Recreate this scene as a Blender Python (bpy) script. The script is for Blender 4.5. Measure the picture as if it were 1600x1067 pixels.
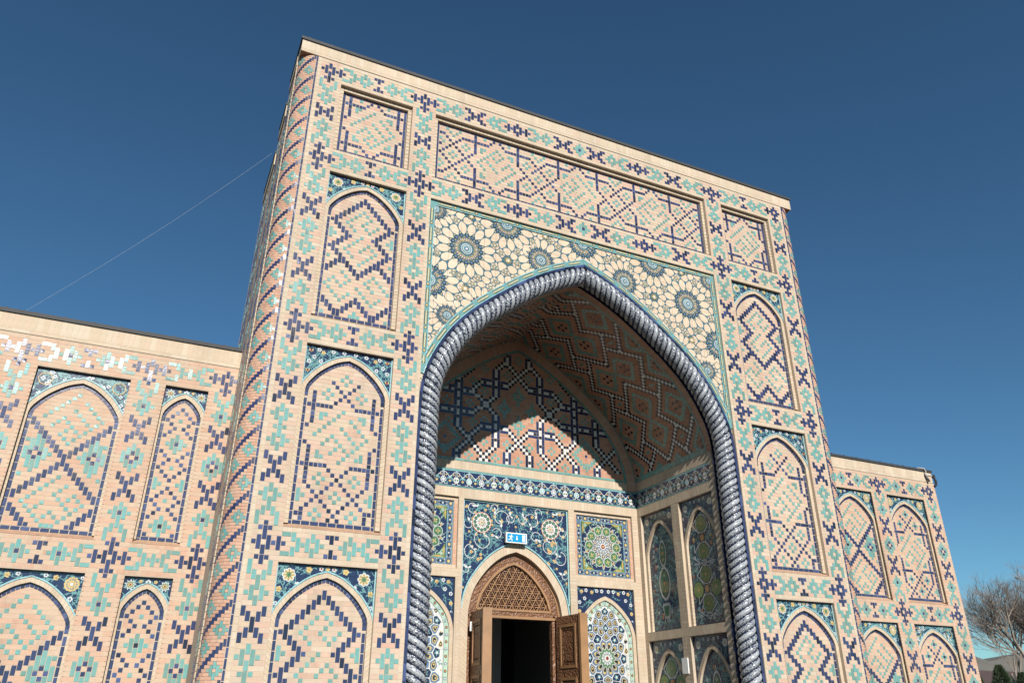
import bpy, math, random
from mathutils import Vector, Matrix
random.seed(7)
R=random.random
for o in list(bpy.data.objects): bpy.data.objects.remove(o)
SC=bpy.context.scene; COL=SC.collection
U=0.06; G=190.0                       # one brick cell in metres; row number of the ground
def W(x,y,row): return Vector((x*U,y*U,(G-row)*U))

# ------------------------------------------------------------------ camera, sky, sun, exposure
cam=bpy.data.cameras.new('camera'); camo=bpy.data.objects.new('camera',cam); COL.objects.link(camo)
SC.camera=camo
cy,cp,cr,FPX=0.4344,0.4496,0.0029,1192.67
CAMP=W(-20.8162,-166.2873,163.0935)
f=Vector((math.sin(cy)*math.cos(cp),math.cos(cy)*math.cos(cp),math.sin(cp)))
rt=Vector((math.cos(cy),-math.sin(cy),0)); up=rt.cross(f)
r2=rt*math.cos(cr)+up*math.sin(cr); u2=-rt*math.sin(cr)+up*math.cos(cr)
camo.matrix_world=Matrix(((r2.x,u2.x,-f.x,CAMP.x),(r2.y,u2.y,-f.y,CAMP.y),(r2.z,u2.z,-f.z,CAMP.z),(0,0,0,1)))
cam.sensor_width=36; cam.lens=FPX/1600*36; cam.clip_start=0.1; cam.clip_end=9000
world=bpy.data.worlds.new('World'); SC.world=world; world.use_nodes=True
wn=world.node_tree.nodes; wl=world.node_tree.links
sky=wn.new('ShaderNodeTexSky'); sky.sky_type='NISHITA'; sky.sun_disc=False
LIGHT=Vector((6.7,42.5,-24.0)).normalized()
elev=math.asin(-LIGHT.z); az=math.atan2(-LIGHT.x,-LIGHT.y)   # compass angle of the sun, clockwise from +Y
sky.sun_elevation=elev; sky.sun_rotation=az
sky.altitude=700; sky.air_density=1.0; sky.dust_density=0.25; sky.ozone_density=2.2
gm=wn.new('ShaderNodeGamma'); gm.inputs[1].default_value=1.08; wl.new(sky.outputs[0],gm.inputs[0])
vm=wn.new('ShaderNodeVectorMath'); vm.operation='MULTIPLY'; vm.inputs[1].default_value=(.63,.98,1.07); wl.new(gm.outputs[0],vm.inputs[0])
bg=wn['Background']; wl.new(vm.outputs[0],bg.inputs[0]); bg.inputs[1].default_value=0.057
sun=bpy.data.lights.new('sun','SUN'); suno=bpy.data.objects.new('sun',sun); COL.objects.link(suno)
sun.energy=4.8; sun.angle=math.radians(0.53); sun.color=(1.0,0.95,0.885)
suno.rotation_euler=LIGHT.to_track_quat('-Z','Y').to_euler(); suno.location=(-10,-40,40)
SC.view_settings.view_transform='Standard'; SC.view_settings.look='None'
SC.view_settings.exposure=0.42; SC.view_settings.gamma=1.0

# ------------------------------------------------------------------ materials
def mat(name,pal,rough=0.8,bump=0.0,bscale=40,noise=0.12,nscale=25,spec=0.5,metal=0.0,coat=0.0):
    """pal: list of colours chosen by the face attribute rnd; object-space noise adds wear"""
    m=bpy.data.materials.new(name); m.use_nodes=True
    n=m.node_tree.nodes; l=m.node_tree.links; b=n['Principled BSDF']
    b.inputs['Roughness'].default_value=rough; b.inputs['Metallic'].default_value=metal
    b.inputs['Specular IOR Level'].default_value=spec; b.inputs['Coat Weight'].default_value=coat
    if len(pal)>1:
        at=n.new('ShaderNodeAttribute'); at.attribute_name='rnd'
        ra=n.new('ShaderNodeValToRGB'); l.new(at.outputs['Fac'],ra.inputs[0])
        el=ra.color_ramp.elements
        while len(el)<len(pal): el.new(0.5)
        for i,c in enumerate(pal):
            el[i].position=i/(len(pal)-1); el[i].color=(*c,1)
        src=ra.outputs[0]
    else:
        rg=n.new('ShaderNodeRGB'); rg.outputs[0].default_value=(*pal[0],1); src=rg.outputs[0]
    tc=n.new('ShaderNodeTexCoord')
    if noise>0:
        nz=n.new('ShaderNodeTexNoise'); nz.inputs['Scale'].default_value=nscale; nz.inputs['Detail'].default_value=5
        l.new(tc.outputs['Object'],nz.inputs['Vector'])
        nz2=n.new('ShaderNodeTexNoise'); nz2.inputs['Scale'].default_value=1.1; nz2.inputs['Detail'].default_value=6; l.new(tc.outputs['Object'],nz2.inputs['Vector'])
        av=n.new('ShaderNodeMath'); av.operation='MULTIPLY_ADD'; av.inputs[1].default_value=.55; l.new(nz2.outputs['Fac'],av.inputs[0])
        hf=n.new('ShaderNodeMath'); hf.operation='MULTIPLY'; hf.inputs[1].default_value=.45; l.new(nz.outputs['Fac'],hf.inputs[0]); l.new(hf.outputs[0],av.inputs[2])
        mr=n.new('ShaderNodeMapRange'); mr.inputs[1].default_value=0.36; mr.inputs[2].default_value=0.64
        mr.inputs[3].default_value=1-noise; mr.inputs[4].default_value=1+noise
        l.new(av.outputs[0],mr.inputs[0])
        mx=n.new('ShaderNodeVectorMath'); mx.operation='SCALE'
        l.new(src,mx.inputs[0]); l.new(mr.outputs[0],mx.inputs['Scale']); src=mx.outputs[0]
    def darken(fac,lo):
        nonlocal src
        q=n.new('ShaderNodeMapRange'); q.inputs[3].default_value=1.0; q.inputs[4].default_value=lo; l.new(fac,q.inputs[0])
        x=n.new('ShaderNodeVectorMath'); x.operation='SCALE'; l.new(src,x.inputs[0]); l.new(q.outputs[0],x.inputs['Scale']); src=x.outputs[0]; return q
    if name.startswith('brick'):
        mp=n.new('ShaderNodeMapping'); mp.inputs['Scale'].default_value=(3.2,3.2,.28); l.new(tc.outputs['Object'],mp.inputs['Vector'])
        sn=n.new('ShaderNodeTexNoise'); sn.inputs['Scale'].default_value=1.0; sn.inputs['Detail'].default_value=7; sn.inputs['Roughness'].default_value=.65; l.new(mp.outputs[0],sn.inputs['Vector'])
        q=darken(sn.outputs['Fac'],.80); q.inputs[1].default_value=.50; q.inputs[2].default_value=.72
        fn_=n.new('ShaderNodeTexNoise'); fn_.inputs['Scale'].default_value=95; fn_.inputs['Detail'].default_value=3; l.new(tc.outputs['Object'],fn_.inputs['Vector'])
        q=darken(fn_.outputs['Fac'],.72); q.inputs[1].default_value=.60; q.inputs[2].default_value=.80
    if name.startswith('majolica'):
        sx=n.new('ShaderNodeSeparateXYZ'); l.new(tc.outputs['Object'],sx.inputs[0]); ad=n.new('ShaderNodeMath'); l.new(sx.outputs[0],ad.inputs[0]); l.new(sx.outputs[1],ad.inputs[1])
        cb_=n.new('ShaderNodeCombineXYZ'); l.new(ad.outputs[0],cb_.inputs[0]); l.new(sx.outputs[2],cb_.inputs[1])
        bt=n.new('ShaderNodeTexBrick'); bt.offset=0; bt.inputs['Scale'].default_value=1; bt.inputs['Brick Width'].default_value=.21; bt.inputs['Row Height'].default_value=.21; bt.inputs['Mortar Size'].default_value=.0035; bt.inputs['Mortar Smooth'].default_value=0
        l.new(cb_.outputs[0],bt.inputs['Vector']); darken(bt.outputs['Fac'],.55)
    l.new(src,b.inputs['Base Color'])
    if bump>0:
        nb=n.new('ShaderNodeTexNoise'); nb.inputs['Scale'].default_value=bscale; nb.inputs['Detail'].default_value=4
        l.new(tc.outputs['Object'],nb.inputs['Vector'])
        bp=n.new('ShaderNodeBump'); bp.inputs['Strength'].default_value=bump; bp.inputs['Distance'].default_value=0.01
        l.new(nb.outputs['Fac'],bp.inputs['Height']); l.new(bp.outputs[0],b.inputs['Normal'])
    return m
M={}
M['brick']=mat('brick_tan',[(.46,.355,.25),(.48,.335,.25),(.45,.36,.27),(.47,.37,.26),(.485,.315,.235),(.50,.41,.31),(.47,.30,.22)],.85,.3,60,.08,14)
M['brick_wing']=mat('brick_orange',[(.47,.335,.235),(.48,.30,.21),(.46,.345,.25),(.48,.355,.25),(.47,.285,.195)],.85,.3,60,.08,14)
M['brick_soldier']=mat('brick_cream',[(.475,.385,.275),(.46,.365,.26),(.50,.42,.315),(.48,.36,.26)],.85,.25,60,.07,14)
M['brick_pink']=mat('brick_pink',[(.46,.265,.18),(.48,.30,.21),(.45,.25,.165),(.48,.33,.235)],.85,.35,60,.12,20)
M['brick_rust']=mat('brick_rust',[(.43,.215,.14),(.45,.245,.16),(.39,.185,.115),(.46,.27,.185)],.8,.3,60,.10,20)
M['brick_sill']=mat('brick_sill',[(.42,.26,.165),(.38,.22,.14),(.45,.30,.20)],.9,.5,50,.2,20)
M['grout']=mat('grout',[(.44,.36,.275)],.95,.3,80,.08,20)
M['plaster']=mat('plaster',[(.34,.27,.20)],.95,.3,30,.1,5)
M['navy']=mat('glaze_navy',[(.010,.014,.030),(.024,.034,.085),(.030,.042,.105),(.027,.036,.095),(.065,.09,.20)],.19,.11,30,.14,30,.5)
M['turq']=mat('glaze_turquoise',[(.115,.27,.245),(.13,.31,.285),(.16,.31,.28),(.12,.24,.205),(.20,.29,.26)],.19,.11,30,.12,30,.5)
M['white']=mat('glaze_white',[(.60,.60,.56),(.66,.66,.63)],.15,.05,22,.06,30)
M['black']=mat('glaze_black',[(.010,.012,.022),(.018,.022,.045)],.14,.05,22,.1,30)
GL=dict(deepteal=(.055,.13,.16),navy=(.019,.031,.075),teal=(.13,.27,.265),sky=(.26,.45,.47),white=(.54,.54,.52),gold=(.42,.29,.10),yellow=(.50,.38,.17),
        green=(.075,.17,.085),cream=(.52,.42,.30),red=(.22,.03,.02),olive=(.12,.20,.06),slate=(.10,.16,.24),pale=(.35,.47,.38),dark=(.02,.03,.04),orange=(.5,.2,.06))
for k,c in GL.items(): M['m_'+k]=mat('majolica_'+k,[c],.16,.03,15,.08,18)
M['m_cream']=mat('majolica_cream',[(.54,.43,.30),(.56,.44,.32),(.53,.40,.28)],.35,.1,30,.08,22)
M['flash']=mat('roof_flashing',[(.030,.030,.031)],.7,.1,10,.2,6)
M['wood']=mat('carved_wood',[(.15,.068,.032),(.18,.085,.042),(.13,.058,.028)],.45,.0,40,.2,9)
M['wood_light']=mat('planed_wood',[(.31,.17,.08),(.27,.145,.065)],.5,.15,60,.18,6)
M['paving']=mat('paving_stone',[(.06,.038,.028)],.9,.4,6,.15,1.2)
M['bark']=mat('bark',[(.26,.22,.18),(.20,.165,.135)],.9,.3,12,.2,4)
M['twig']=mat('twig',[(.24,.20,.165),(.19,.155,.13)],.9,0,12,.1,4)
M['twig_pale']=mat('weathered_wire',[(.30,.32,.34)],.7,0,10,.05,8)
M['conifer']=mat('conifer',[(.035,.06,.022),(.05,.075,.03),(.025,.045,.018)],.8,0,12,.2,4)
M['metal_white']=mat('painted_white',[(.72,.72,.70)],.4,0,10,.05,8)
M['cable']=mat('weathered_beige_paint',[(.42,.38,.32)],.5,0,10,.1,8)
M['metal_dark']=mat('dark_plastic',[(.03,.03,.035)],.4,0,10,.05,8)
M['sign_blue']=mat('sign_cyan',[(.0,.24,.47)],.35,0,10,.02,8)
M['hill']=mat('hill_scrub',[(.13,.12,.10)],.95,.5,.05,.25,.02)
M['roof_red']=mat('red_roof',[(.075,.045,.04)],.8,.2,5,.15,1)
M['room']=mat('room_plaster',[(.30,.31,.31)],.9,.1,5,.06,1)
def carve(m,scale=26,dist=.02,strength=.9):
    n=m.node_tree.nodes; l=m.node_tree.links; b=n['Principled BSDF']; tc=n.new('ShaderNodeTexCoord')
    v=n.new('ShaderNodeTexVoronoi'); v.feature='SMOOTH_F1'; v.inputs['Scale'].default_value=scale
    nz=n.new('ShaderNodeTexNoise'); nz.inputs['Scale'].default_value=scale*.6
    vm=n.new('ShaderNodeVectorMath'); vm.operation='MULTIPLY_ADD'; vm.inputs[1].default_value=(.05,.05,.05)
    l.new(tc.outputs['Object'],nz.inputs['Vector']); l.new(nz.outputs['Color'],vm.inputs[0]); l.new(tc.outputs['Object'],vm.inputs[2])
    l.new(vm.outputs[0],v.inputs['Vector'])
    bp=n.new('ShaderNodeBump'); bp.inputs['Strength'].default_value=strength; bp.inputs['Distance'].default_value=dist; bp.invert=True
    l.new(v.outputs['Distance'],bp.inputs['Height']); l.new(bp.outputs[0],b.inputs['Normal'])
carve(M['wood'],30,.03,1.0)
# rope glaze: uv.x = strand coordinate, uv.y = distance along the rope (cells)
def rope_mat():
    m=bpy.data.materials.new('rope_majolica'); m.use_nodes=True; n=m.node_tree.nodes; l=m.node_tree.links; b=n['Principled BSDF']
    b.inputs['Roughness'].default_value=.24
    uv=n.new('ShaderNodeUVMap'); sp=n.new('ShaderNodeSeparateXYZ'); l.new(uv.outputs[0],sp.inputs[0])
    def math_(op,a,bb=None,c=None):
        x=n.new('ShaderNodeMath'); x.operation=op
        for i,v in enumerate((a,bb,c)):
            if v is None: continue
            if isinstance(v,(int,float)): x.inputs[i].default_value=v
            else: l.new(v,x.inputs[i])
        return x.outputs[0]
    fr=math_('FRACT',sp.outputs[0])                       # 0..1 across a strand
    fl=math_('FLOOR',sp.outputs[0]); idx=math_('WRAP',fl,3.0,0.0)
    sc=math_('ABSOLUTE',math_('SINE',math_('MULTIPLY',sp.outputs[1],4.0)))
    edge=math_('MULTIPLY_ADD',sc,.10,.14)
    navy1=math_('LESS_THAN',fr,edge); navy2=math_('GREATER_THAN',fr,math_('SUBTRACT',.985,math_('MULTIPLY',sc,.05)))
    nav=math_('MAXIMUM',navy1,navy2)
    vc=n.new('ShaderNodeCombineXYZ'); l.new(math_('MULTIPLY',sp.outputs[0],3.6),vc.inputs[0]); l.new(math_('MULTIPLY',sp.outputs[1],2.3),vc.inputs[1])
    vo=n.new('ShaderNodeTexVoronoi'); vo.feature='DISTANCE_TO_EDGE'; vo.inputs['Scale'].default_value=1.0; l.new(vc.outputs[0],vo.inputs['Vector'])
    vo2=n.new('ShaderNodeTexVoronoi'); vo2.feature='F1'; vo2.inputs['Scale'].default_value=1.5; l.new(vc.outputs[0],vo2.inputs['Vector'])
    scroll=math_('LESS_THAN',vo.outputs['Distance'],.085)
    dots=math_('LESS_THAN',vo2.outputs['Distance'],.30)
    sel=math_('COMPARE',idx,1.0,.3)
    pat=math_('ADD',math_('MULTIPLY',scroll,math_('SUBTRACT',1,sel)),math_('MULTIPLY',dots,sel))
    c1=n.new('ShaderNodeMix'); c1.data_type='RGBA'; l.new(pat,c1.inputs[0]); c1.inputs[6].default_value=(.34,.355,.37,1); c1.inputs[7].default_value=(.05,.06,.085,1)
    c2=n.new('ShaderNodeMix'); c2.data_type='RGBA'; l.new(nav,c2.inputs[0]); l.new(c1.outputs[2],c2.inputs[6]); c2.inputs[7].default_value=(.018,.026,.055,1)
    l.new(c2.outputs[2],b.inputs['Base Color'])
    return m
M['rope']=rope_mat()
MK=list(M.keys()); MI={k:i for i,k in enumerate(MK)}

# ------------------------------------------------------------------ mesh helpers
class MB:
    def __init__(s): s.v=[]; s.f=[]; s.m=[]; s.r=[]
    def poly(s,pts,m,r=0.5):
        b=len(s.v); s.v.extend(pts); s.f.append(tuple(range(b,b+len(pts)))); s.m.append(m); s.r.append(r)
    def hexa(s,p,m,r=0.5,back=False):
        """p: 4 back points then 4 front points, same order; counter-clockwise from outside"""
        b=len(s.v); s.v.extend(p)
        fs=[(4,5,6,7),(0,1,5,4),(1,2,6,5),(2,3,7,6),(3,0,4,7)]
        if back: fs.append((3,2,1,0))
        for q in fs: s.f.append(tuple(b+i for i in q)); s.m.append(m); s.r.append(r)
    def build(s,name,parent=None,smooth=False):
        me=bpy.data.meshes.new(name); me.from_pydata([tuple(x) for x in s.v],[],s.f)
        used=sorted(set(s.m)); mp={k:i for i,k in enumerate(used)}
        for k in used: me.materials.append(M[k])
        if s.f:
            me.polygons.foreach_set('material_index',[mp[k] for k in s.m])
            a=me.attributes.new('rnd','FLOAT','FACE'); a.data.foreach_set('value',s.r)
            if smooth: me.polygons.foreach_set('use_smooth',[True]*len(s.f))
        me.update()
        o=bpy.data.objects.new(name,me); COL.objects.link(o)
        if parent: o.parent=parent
        return o
def tag(o,label=None,cat=None,group=None,kind=None):
    if label: o['label']=label
    if cat: o['category']=cat
    if group: o['group']=group
    if kind: o['kind']=kind
    return o
def empty(name,loc=(0,0,0)):
    o=bpy.data.objects.new(name,None); o.location=loc; COL.objects.link(o); return o
class Fr:
    aff=True
    def __init__(s,O,u,v,n): s.O=O; s.u=u; s.v=v; s.n=n
    def __call__(s,a,b,w=0.0): return s.O+s.u*a+s.v*b+s.n*w
class Cu:
    aff=False
    def __init__(s,fn): s.fn=fn
    def __call__(s,a,b,w=0.0): return s.fn(a,b,w)
def facade(y,x0=0,r0=0): return Fr(W(x0,y,r0),Vector((U,0,0)),Vector((0,0,-U)),Vector((0,-U,0)))
def frust(mb,F,u0,u1,v0,v1,w0,w1,m,r,ins=.05,jit=0.0):
    q=[F(u0,v0,w0),F(u0,v1,w0),F(u1,v1,w0),F(u1,v0,w0)]
    j=[w1+(R()-.5)*jit for _ in range(4)]
    q+=[F(u0+ins,v0+ins,j[0]),F(u0+ins,v1-ins,j[1]),F(u1-ins,v1-ins,j[2]),F(u1-ins,v0+ins,j[3])]
    mb.hexa(q,m,r)
def quad(mb,F,u0,u1,v0,v1,w,m,r=.5): mb.poly([F(u0,v0,w),F(u0,v1,w),F(u1,v1,w),F(u1,v0,w)],m,r)
def box(mb,F,u0,u1,v0,v1,w0,w1,m,r=.5):
    mb.hexa([F(u0,v0,w0),F(u0,v1,w0),F(u1,v1,w0),F(u1,v0,w0),F(u0,v0,w1),F(u0,v1,w1),F(u1,v1,w1),F(u1,v0,w1)],m,r,True)
def sheet(mb,F,u0,u1,v0,v1,w,m,holes=()):
    us=sorted(set([u0,u1]+[x for h in holes for x in h[:2] if u0<x<u1])); vs=sorted(set([v0,v1]+[x for h in holes for x in h[2:] if v0<x<v1]))
    for i in range(len(us)-1):
        for j in range(len(vs)-1):
            a=(us[i]+us[i+1])/2; b=(vs[j]+vs[j+1])/2
            if any(h[0]<a<h[1] and h[2]<b<h[3] for h in holes): continue
            quad(mb,F,us[i],us[i+1],vs[j],vs[j+1],w,m)
# every brick and glazed tile is first recorded; the largest in view become objects, the rest one mesh per kind
PIECES=[]     # (name, F, u0,u1,v0,v1,w0,w1, material, rnd, ins, jit, parent)
def piece(name,F,u0,u1,v0,v1,w0,w1,m,par,r=None,ins=.05,jit=0.0):
    PIECES.append((name,F,u0,u1,v0,v1,w0,w1,m,R() if r is None else r,ins,jit,par))
TN={'N':('navy_tile','navy'),'T':('turquoise_tile','turq'),'W':('white_tile','white'),'K':('black_tile','black')}
def tiles(F,tl,par,wb=-.12,wf=.06):
    """tl: list of (col,row,w,h,colour) in cells; cell centre = integer"""
    for (c,r,w,h,k) in tl:
        nm,m=TN[k]
        if (k=='N' and R()<.10): r_=R()*.15
        elif k=='N' and w*h==1 and R()<.35: r_=.8+R()*.2
        else: r_=.15+R()*.7
        du,dv=(R()-.5)*.05,(R()-.5)*.05
        piece(nm,F,c-.475+du,c-.525+w+du,r-.475+dv,r-.525+h+dv,wb,wf,m,par,r_,.05,.05)
def bricks(F,c0,c1,r0,r1,tl,par,m='brick',skip=None,unit=None,wb=-.12,wf=0.0,lens=(4,4,3,4,2)):
    occ=set()
    for (c,r,w,h,k) in tl:
        for i in range(w):
            for j in range(h): occ.add((c+i,r+j))
    for r in range(r0,r1+1):
        c=c0
        while c<=c1:
            if (c,r) in occ or (skip and skip(c,r)): c+=1; continue
            n=0; mx=random.choice(lens) if not (unit and unit(c,r)) else 1
            if c==c0 and mx>1: mx=random.choice((1,2,3,4))
            while n<mx and c+n<=c1 and (c+n,r) not in occ and not (skip and skip(c+n,r)) and (n==0 or not (unit and unit(c+n,r))): n+=1
            mm=m
            if unit and unit(c,r) : mm='brick_soldier' if m=='brick' else m
            piece('brick',F,c-.475,c-.525+n,r-.475,r+.475,wb,wf,mm,par,None,.02,.02)
            c+=n

# ------------------------------------------------------------------ tile motifs (col,row,w,h,colour)
def mir(l,axis,ctr):
    o=[]
    for (c,r,w,h,k) in l:
        if axis=='x': o.append((2*ctr-c-w+1,r,w,h,k))
        else: o.append((c,2*ctr-r-h+1,w,h,k))
    return o
def sh(l,dc,dr): return [(c+dc,r+dr,w,h,k) for (c,r,w,h,k) in l]
def junction(left,right,up,down,wing=False):
    l=[(-1,-1,1,3,'N'),(1,-1,1,3,'N'),(-2,0,1,1,'N'),(2,0,1,1,'N')]
    if right: l+=[(3,-1,1,3,'N'),(4,0,1,1,'N')]
    if left: l+=[(-3,-1,1,3,'N'),(-4,0,1,1,'N')]
    if up: l+=[(0,-3,1,3,'N'),(-1,-3,1,1,'N'),(1,-3,1,1,'N'),(0,-4,1,1,'N')]
    else: l+=[(0,-2,1,2,'N')]
    if wing: l+=[(0,1,1,3,'N'),(-1,3,1,1,'N'),(1,3,1,1,'N'),(0,4,1,1,'N')]
    elif down: l+=[(0,1,1,2,'N'),(0,3,1,2,'N'),(-1,3,1,1,'N'),(1,3,1,1,'N')]
    return l
def flowerH(c,e=None,hole=False):   # flower lying in a horizontal band, centre column c
    l=[(c-1,-1,1,3,'T'),(c+1,-1,1,3,'T'),(c,-2,1,2,'T'),(c,1,1,2,'T')]
    if hole: l.append((c,0,1,1,'N'))
    return l
E_R=[(4,-2,2,1,'T'),(4,2,2,1,'T'),(6,-2,1,2,'T'),(6,1,1,2,'T'),(7,-1,1,3,'T'),(8,0,1,1,'T')]
TT=lambda c:[(c,-2,1,2,'N'),(c-1,-2,1,1,'N'),(c+1,-2,1,1,'N'),(c,1,1,2,'N'),(c-1,2,1,1,'N'),(c+1,2,1,1,'N')]
XH=lambda c:[(c-3,-2,1,1,'N'),(c-3,2,1,1,'N'),(c-2,-2,1,2,'N'),(c-2,1,1,2,'N'),(c-1,-1,1,3,'N'),(c,0,1,1,'N'),(c+1,-1,1,3,'N'),(c+2,-2,1,2,'N'),(c+2,1,1,2,'N'),(c+3,-2,1,1,'N'),(c+3,2,1,1,'N')]
def band28(wing=False):
    h=E_R+flowerH(10,hole=wing)+[(12,0,1,1,'T')]
    return h+mir(h,'x',14)+TT(14)
def band18():
    h=E_R+[]
    return h+mir(h,'x',9)+[(9,-1,1,3,'T')]
def band104():
    h=E_R+flowerH(10)+[(12,0,1,1,'T')]+XH(16)+[(20,0,1,1,'T')]+flowerH(22)+[(24,-2,1,2,'T'),(24,1,1,2,'T'),(25,-2,2,1,'T'),(25,2,2,1,'T')]
    h+=[(26,0,1,1,'N'),(27,-1,1,3,'N'),(28,0,1,1,'N'),(29,-1,1,3,'N'),(31,-1,1,3,'N'),(30,-2,1,2,'N'),(30,1,1,2,'N'),(32,0,1,1,'N'),(33,-1,1,3,'N'),(34,0,1,1,'N')]
    h+=[(34,-2,2,1,'T'),(34,2,2,1,'T'),(36,-2,1,2,'T'),(36,1,1,2,'T'),(37,-1,1,3,'T'),(38,0,1,1,'T')]+flowerH(40)+[(42,0,1,1,'T')]+XH(46)+[(50,0,1,1,'T'),(51,-1,1,3,'T')]
    return h+mir(h,'x',52)+[(52,-2,1,2,'T'),(52,1,1,2,'T'),(52,0,1,1,'N')]
Y_=[(-2,4,1,3,'T'),(2,4,1,3,'T'),(-1,6,1,2,'T'),(1,6,1,2,'T'),(0,7,1,3,'T')]
def flV(r,a,hole=False):   # a: petal below (2 tall) present
    l=[(-1,r-1,1,3,'T'),(1,r-1,1,3,'T'),(-2,r,1,1,'T'),(2,r,1,1,'T')]
    if a: l.append((0,r+1,1,2,'T'))
    if hole: l.append((0,r,1,1,'N'))
    return l
XV=lambda r:[(-2,r-3,1,2,'N'),(2,r-3,1,2,'N'),(-1,r-2,1,2,'N'),(1,r-2,1,2,'N'),(0,r-1,1,3,'N'),(-1,r+1,1,2,'N'),(1,r+1,1,2,'N'),(-2,r+2,1,2,'N'),(2,r+2,1,2,'N')]
def vband50():
    h=Y_+flV(10,True)+XV(16)+[(0,20,1,2,'T')]+flV(22,True)
    return h+mir(h,'y',25)+[]+[] if False else h+[(0,25,1,3,'T'),(-1,25,1,1,'T'),(1,25,1,1,'T')]+flV(28,True)+mir(Y_+flV(10,True)+XV(16),'y',25)
def vband30():
    h=Y_+flV(10,True)
    return h+[(-2,13,1,2,'N'),(2,13,1,2,'N'),(-2,16,1,2,'N'),(2,16,1,2,'N'),(-1,14,1,3,'N'),(1,14,1,3,'N'),(0,15,1,1,'N')]+mir(h,'y',15)
def vband46():
    h=[(-2,4,1,3,'T'),(2,4,1,3,'T'),(-1,6,1,2,'T'),(1,6,1,2,'T'),(0,7,1,3,'T')]+flV(10,True,True)+XV(16)
    big=[(0,20,1,2,'T'),(0,22,1,1,'N'),(-1,21,1,2,'T'),(1,21,1,2,'T'),(-1,23,1,1,'N'),(1,23,1,1,'N'),(-1,24,1,2,'T'),(1,24,1,2,'T'),(0,24,1,1,'N'),(0,25,1,2,'T'),(-2,22,1,3,'T'),(2,22,1,3,'T')]
    return h+big+mir(h,'y',23)
# ---- panel fields, 17 columns; rows start nine below the junction
def S(l,k,w=1,h=1): return [(c,r,w,h,k) for (r,c) in l]
def panelA():
    n=[]
    for d in range(0,7): n+=[(8+d,d,1,2,'N')]+([(8-d,d,1,2,'N')] if d else [])
    for s in (0,1):
        m=[(1,7,1,3,'N'),(0,8,1,1,'N'),(2,9,1,2,'N'),(3,10,1,2,'N'),(4,11,1,3,'N'),(5,12,1,1,'N'),(3,13,1,2,'N'),(2,14,1,2,'N'),(1,15,1,3,'N'),(0,16,1,1,'N'),
           (2,17,1,2,'N'),(3,18,1,3,'N'),(4,19,1,2,'N'),(5,20,1,2,'N'),(6,21,1,2,'N'),(7,22,1,2,'N'),(2,20,1,2,'N'),(1,21,1,2,'N'),(0,22,1,2,'N'),
           (0,31,1,2,'N'),(1,32,1,2,'N'),(2,33,1,2,'N'),(3,34,1,2,'N'),(4,34,1,2,'N'),(5,33,1,2,'N'),(6,32,1,2,'N'),(7,31,1,2,'N'),
           (0,11,1,3,'T'),(1,12,1,1,'T'),(0,19,1,1,'T'),(0,35,1,1,'T'),(7,35,1,1,'T')]
        n+=m if s==0 else mir(m,'x',8)
    n+=[(8,23,1,2,'N'),(8,30,1,2,'N'),(8,34,1,2,'T')]
    t=[(4,8),(5,7),(5,9),(6,6),(6,10),(7,5),(7,9),(8,4),(8,8),(8,12),(9,5),(9,9),(9,11),(10,6),(10,10),(12,8),(13,7),(14,6),(14,10),(15,5),(15,9),(15,11),(16,4),(16,8),(16,12),(17,5),(17,11),(18,6),(18,10),(19,9),(20,8),
       (23,4),(24,5),(25,2),(25,6),(26,1),(26,3),(26,5),(27,0),(27,4),(28,1),(29,2),(30,3),(31,4),(30,5),(29,6),(23,12),(24,11),(24,13),(25,10),(25,14),(26,15),(26,11),(27,12),(27,16),(27,8),(28,9),(29,10),(30,11),(31,12),(30,13),(29,14)]
    return n+S(t,'T')
def crossrow(U_,top,bot,lo=0,hi=99):
    l=[]
    for c in (0,2,3,4,5,11,12,13,14,16): l.append((c,U_,1,1,'N'))
    for c in (1,15):
        for r in range(U_-top,U_+bot+1): l.append((c,r,1,1,'N'))
    return [x for x in l if lo<=x[1]<=hi]
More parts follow.
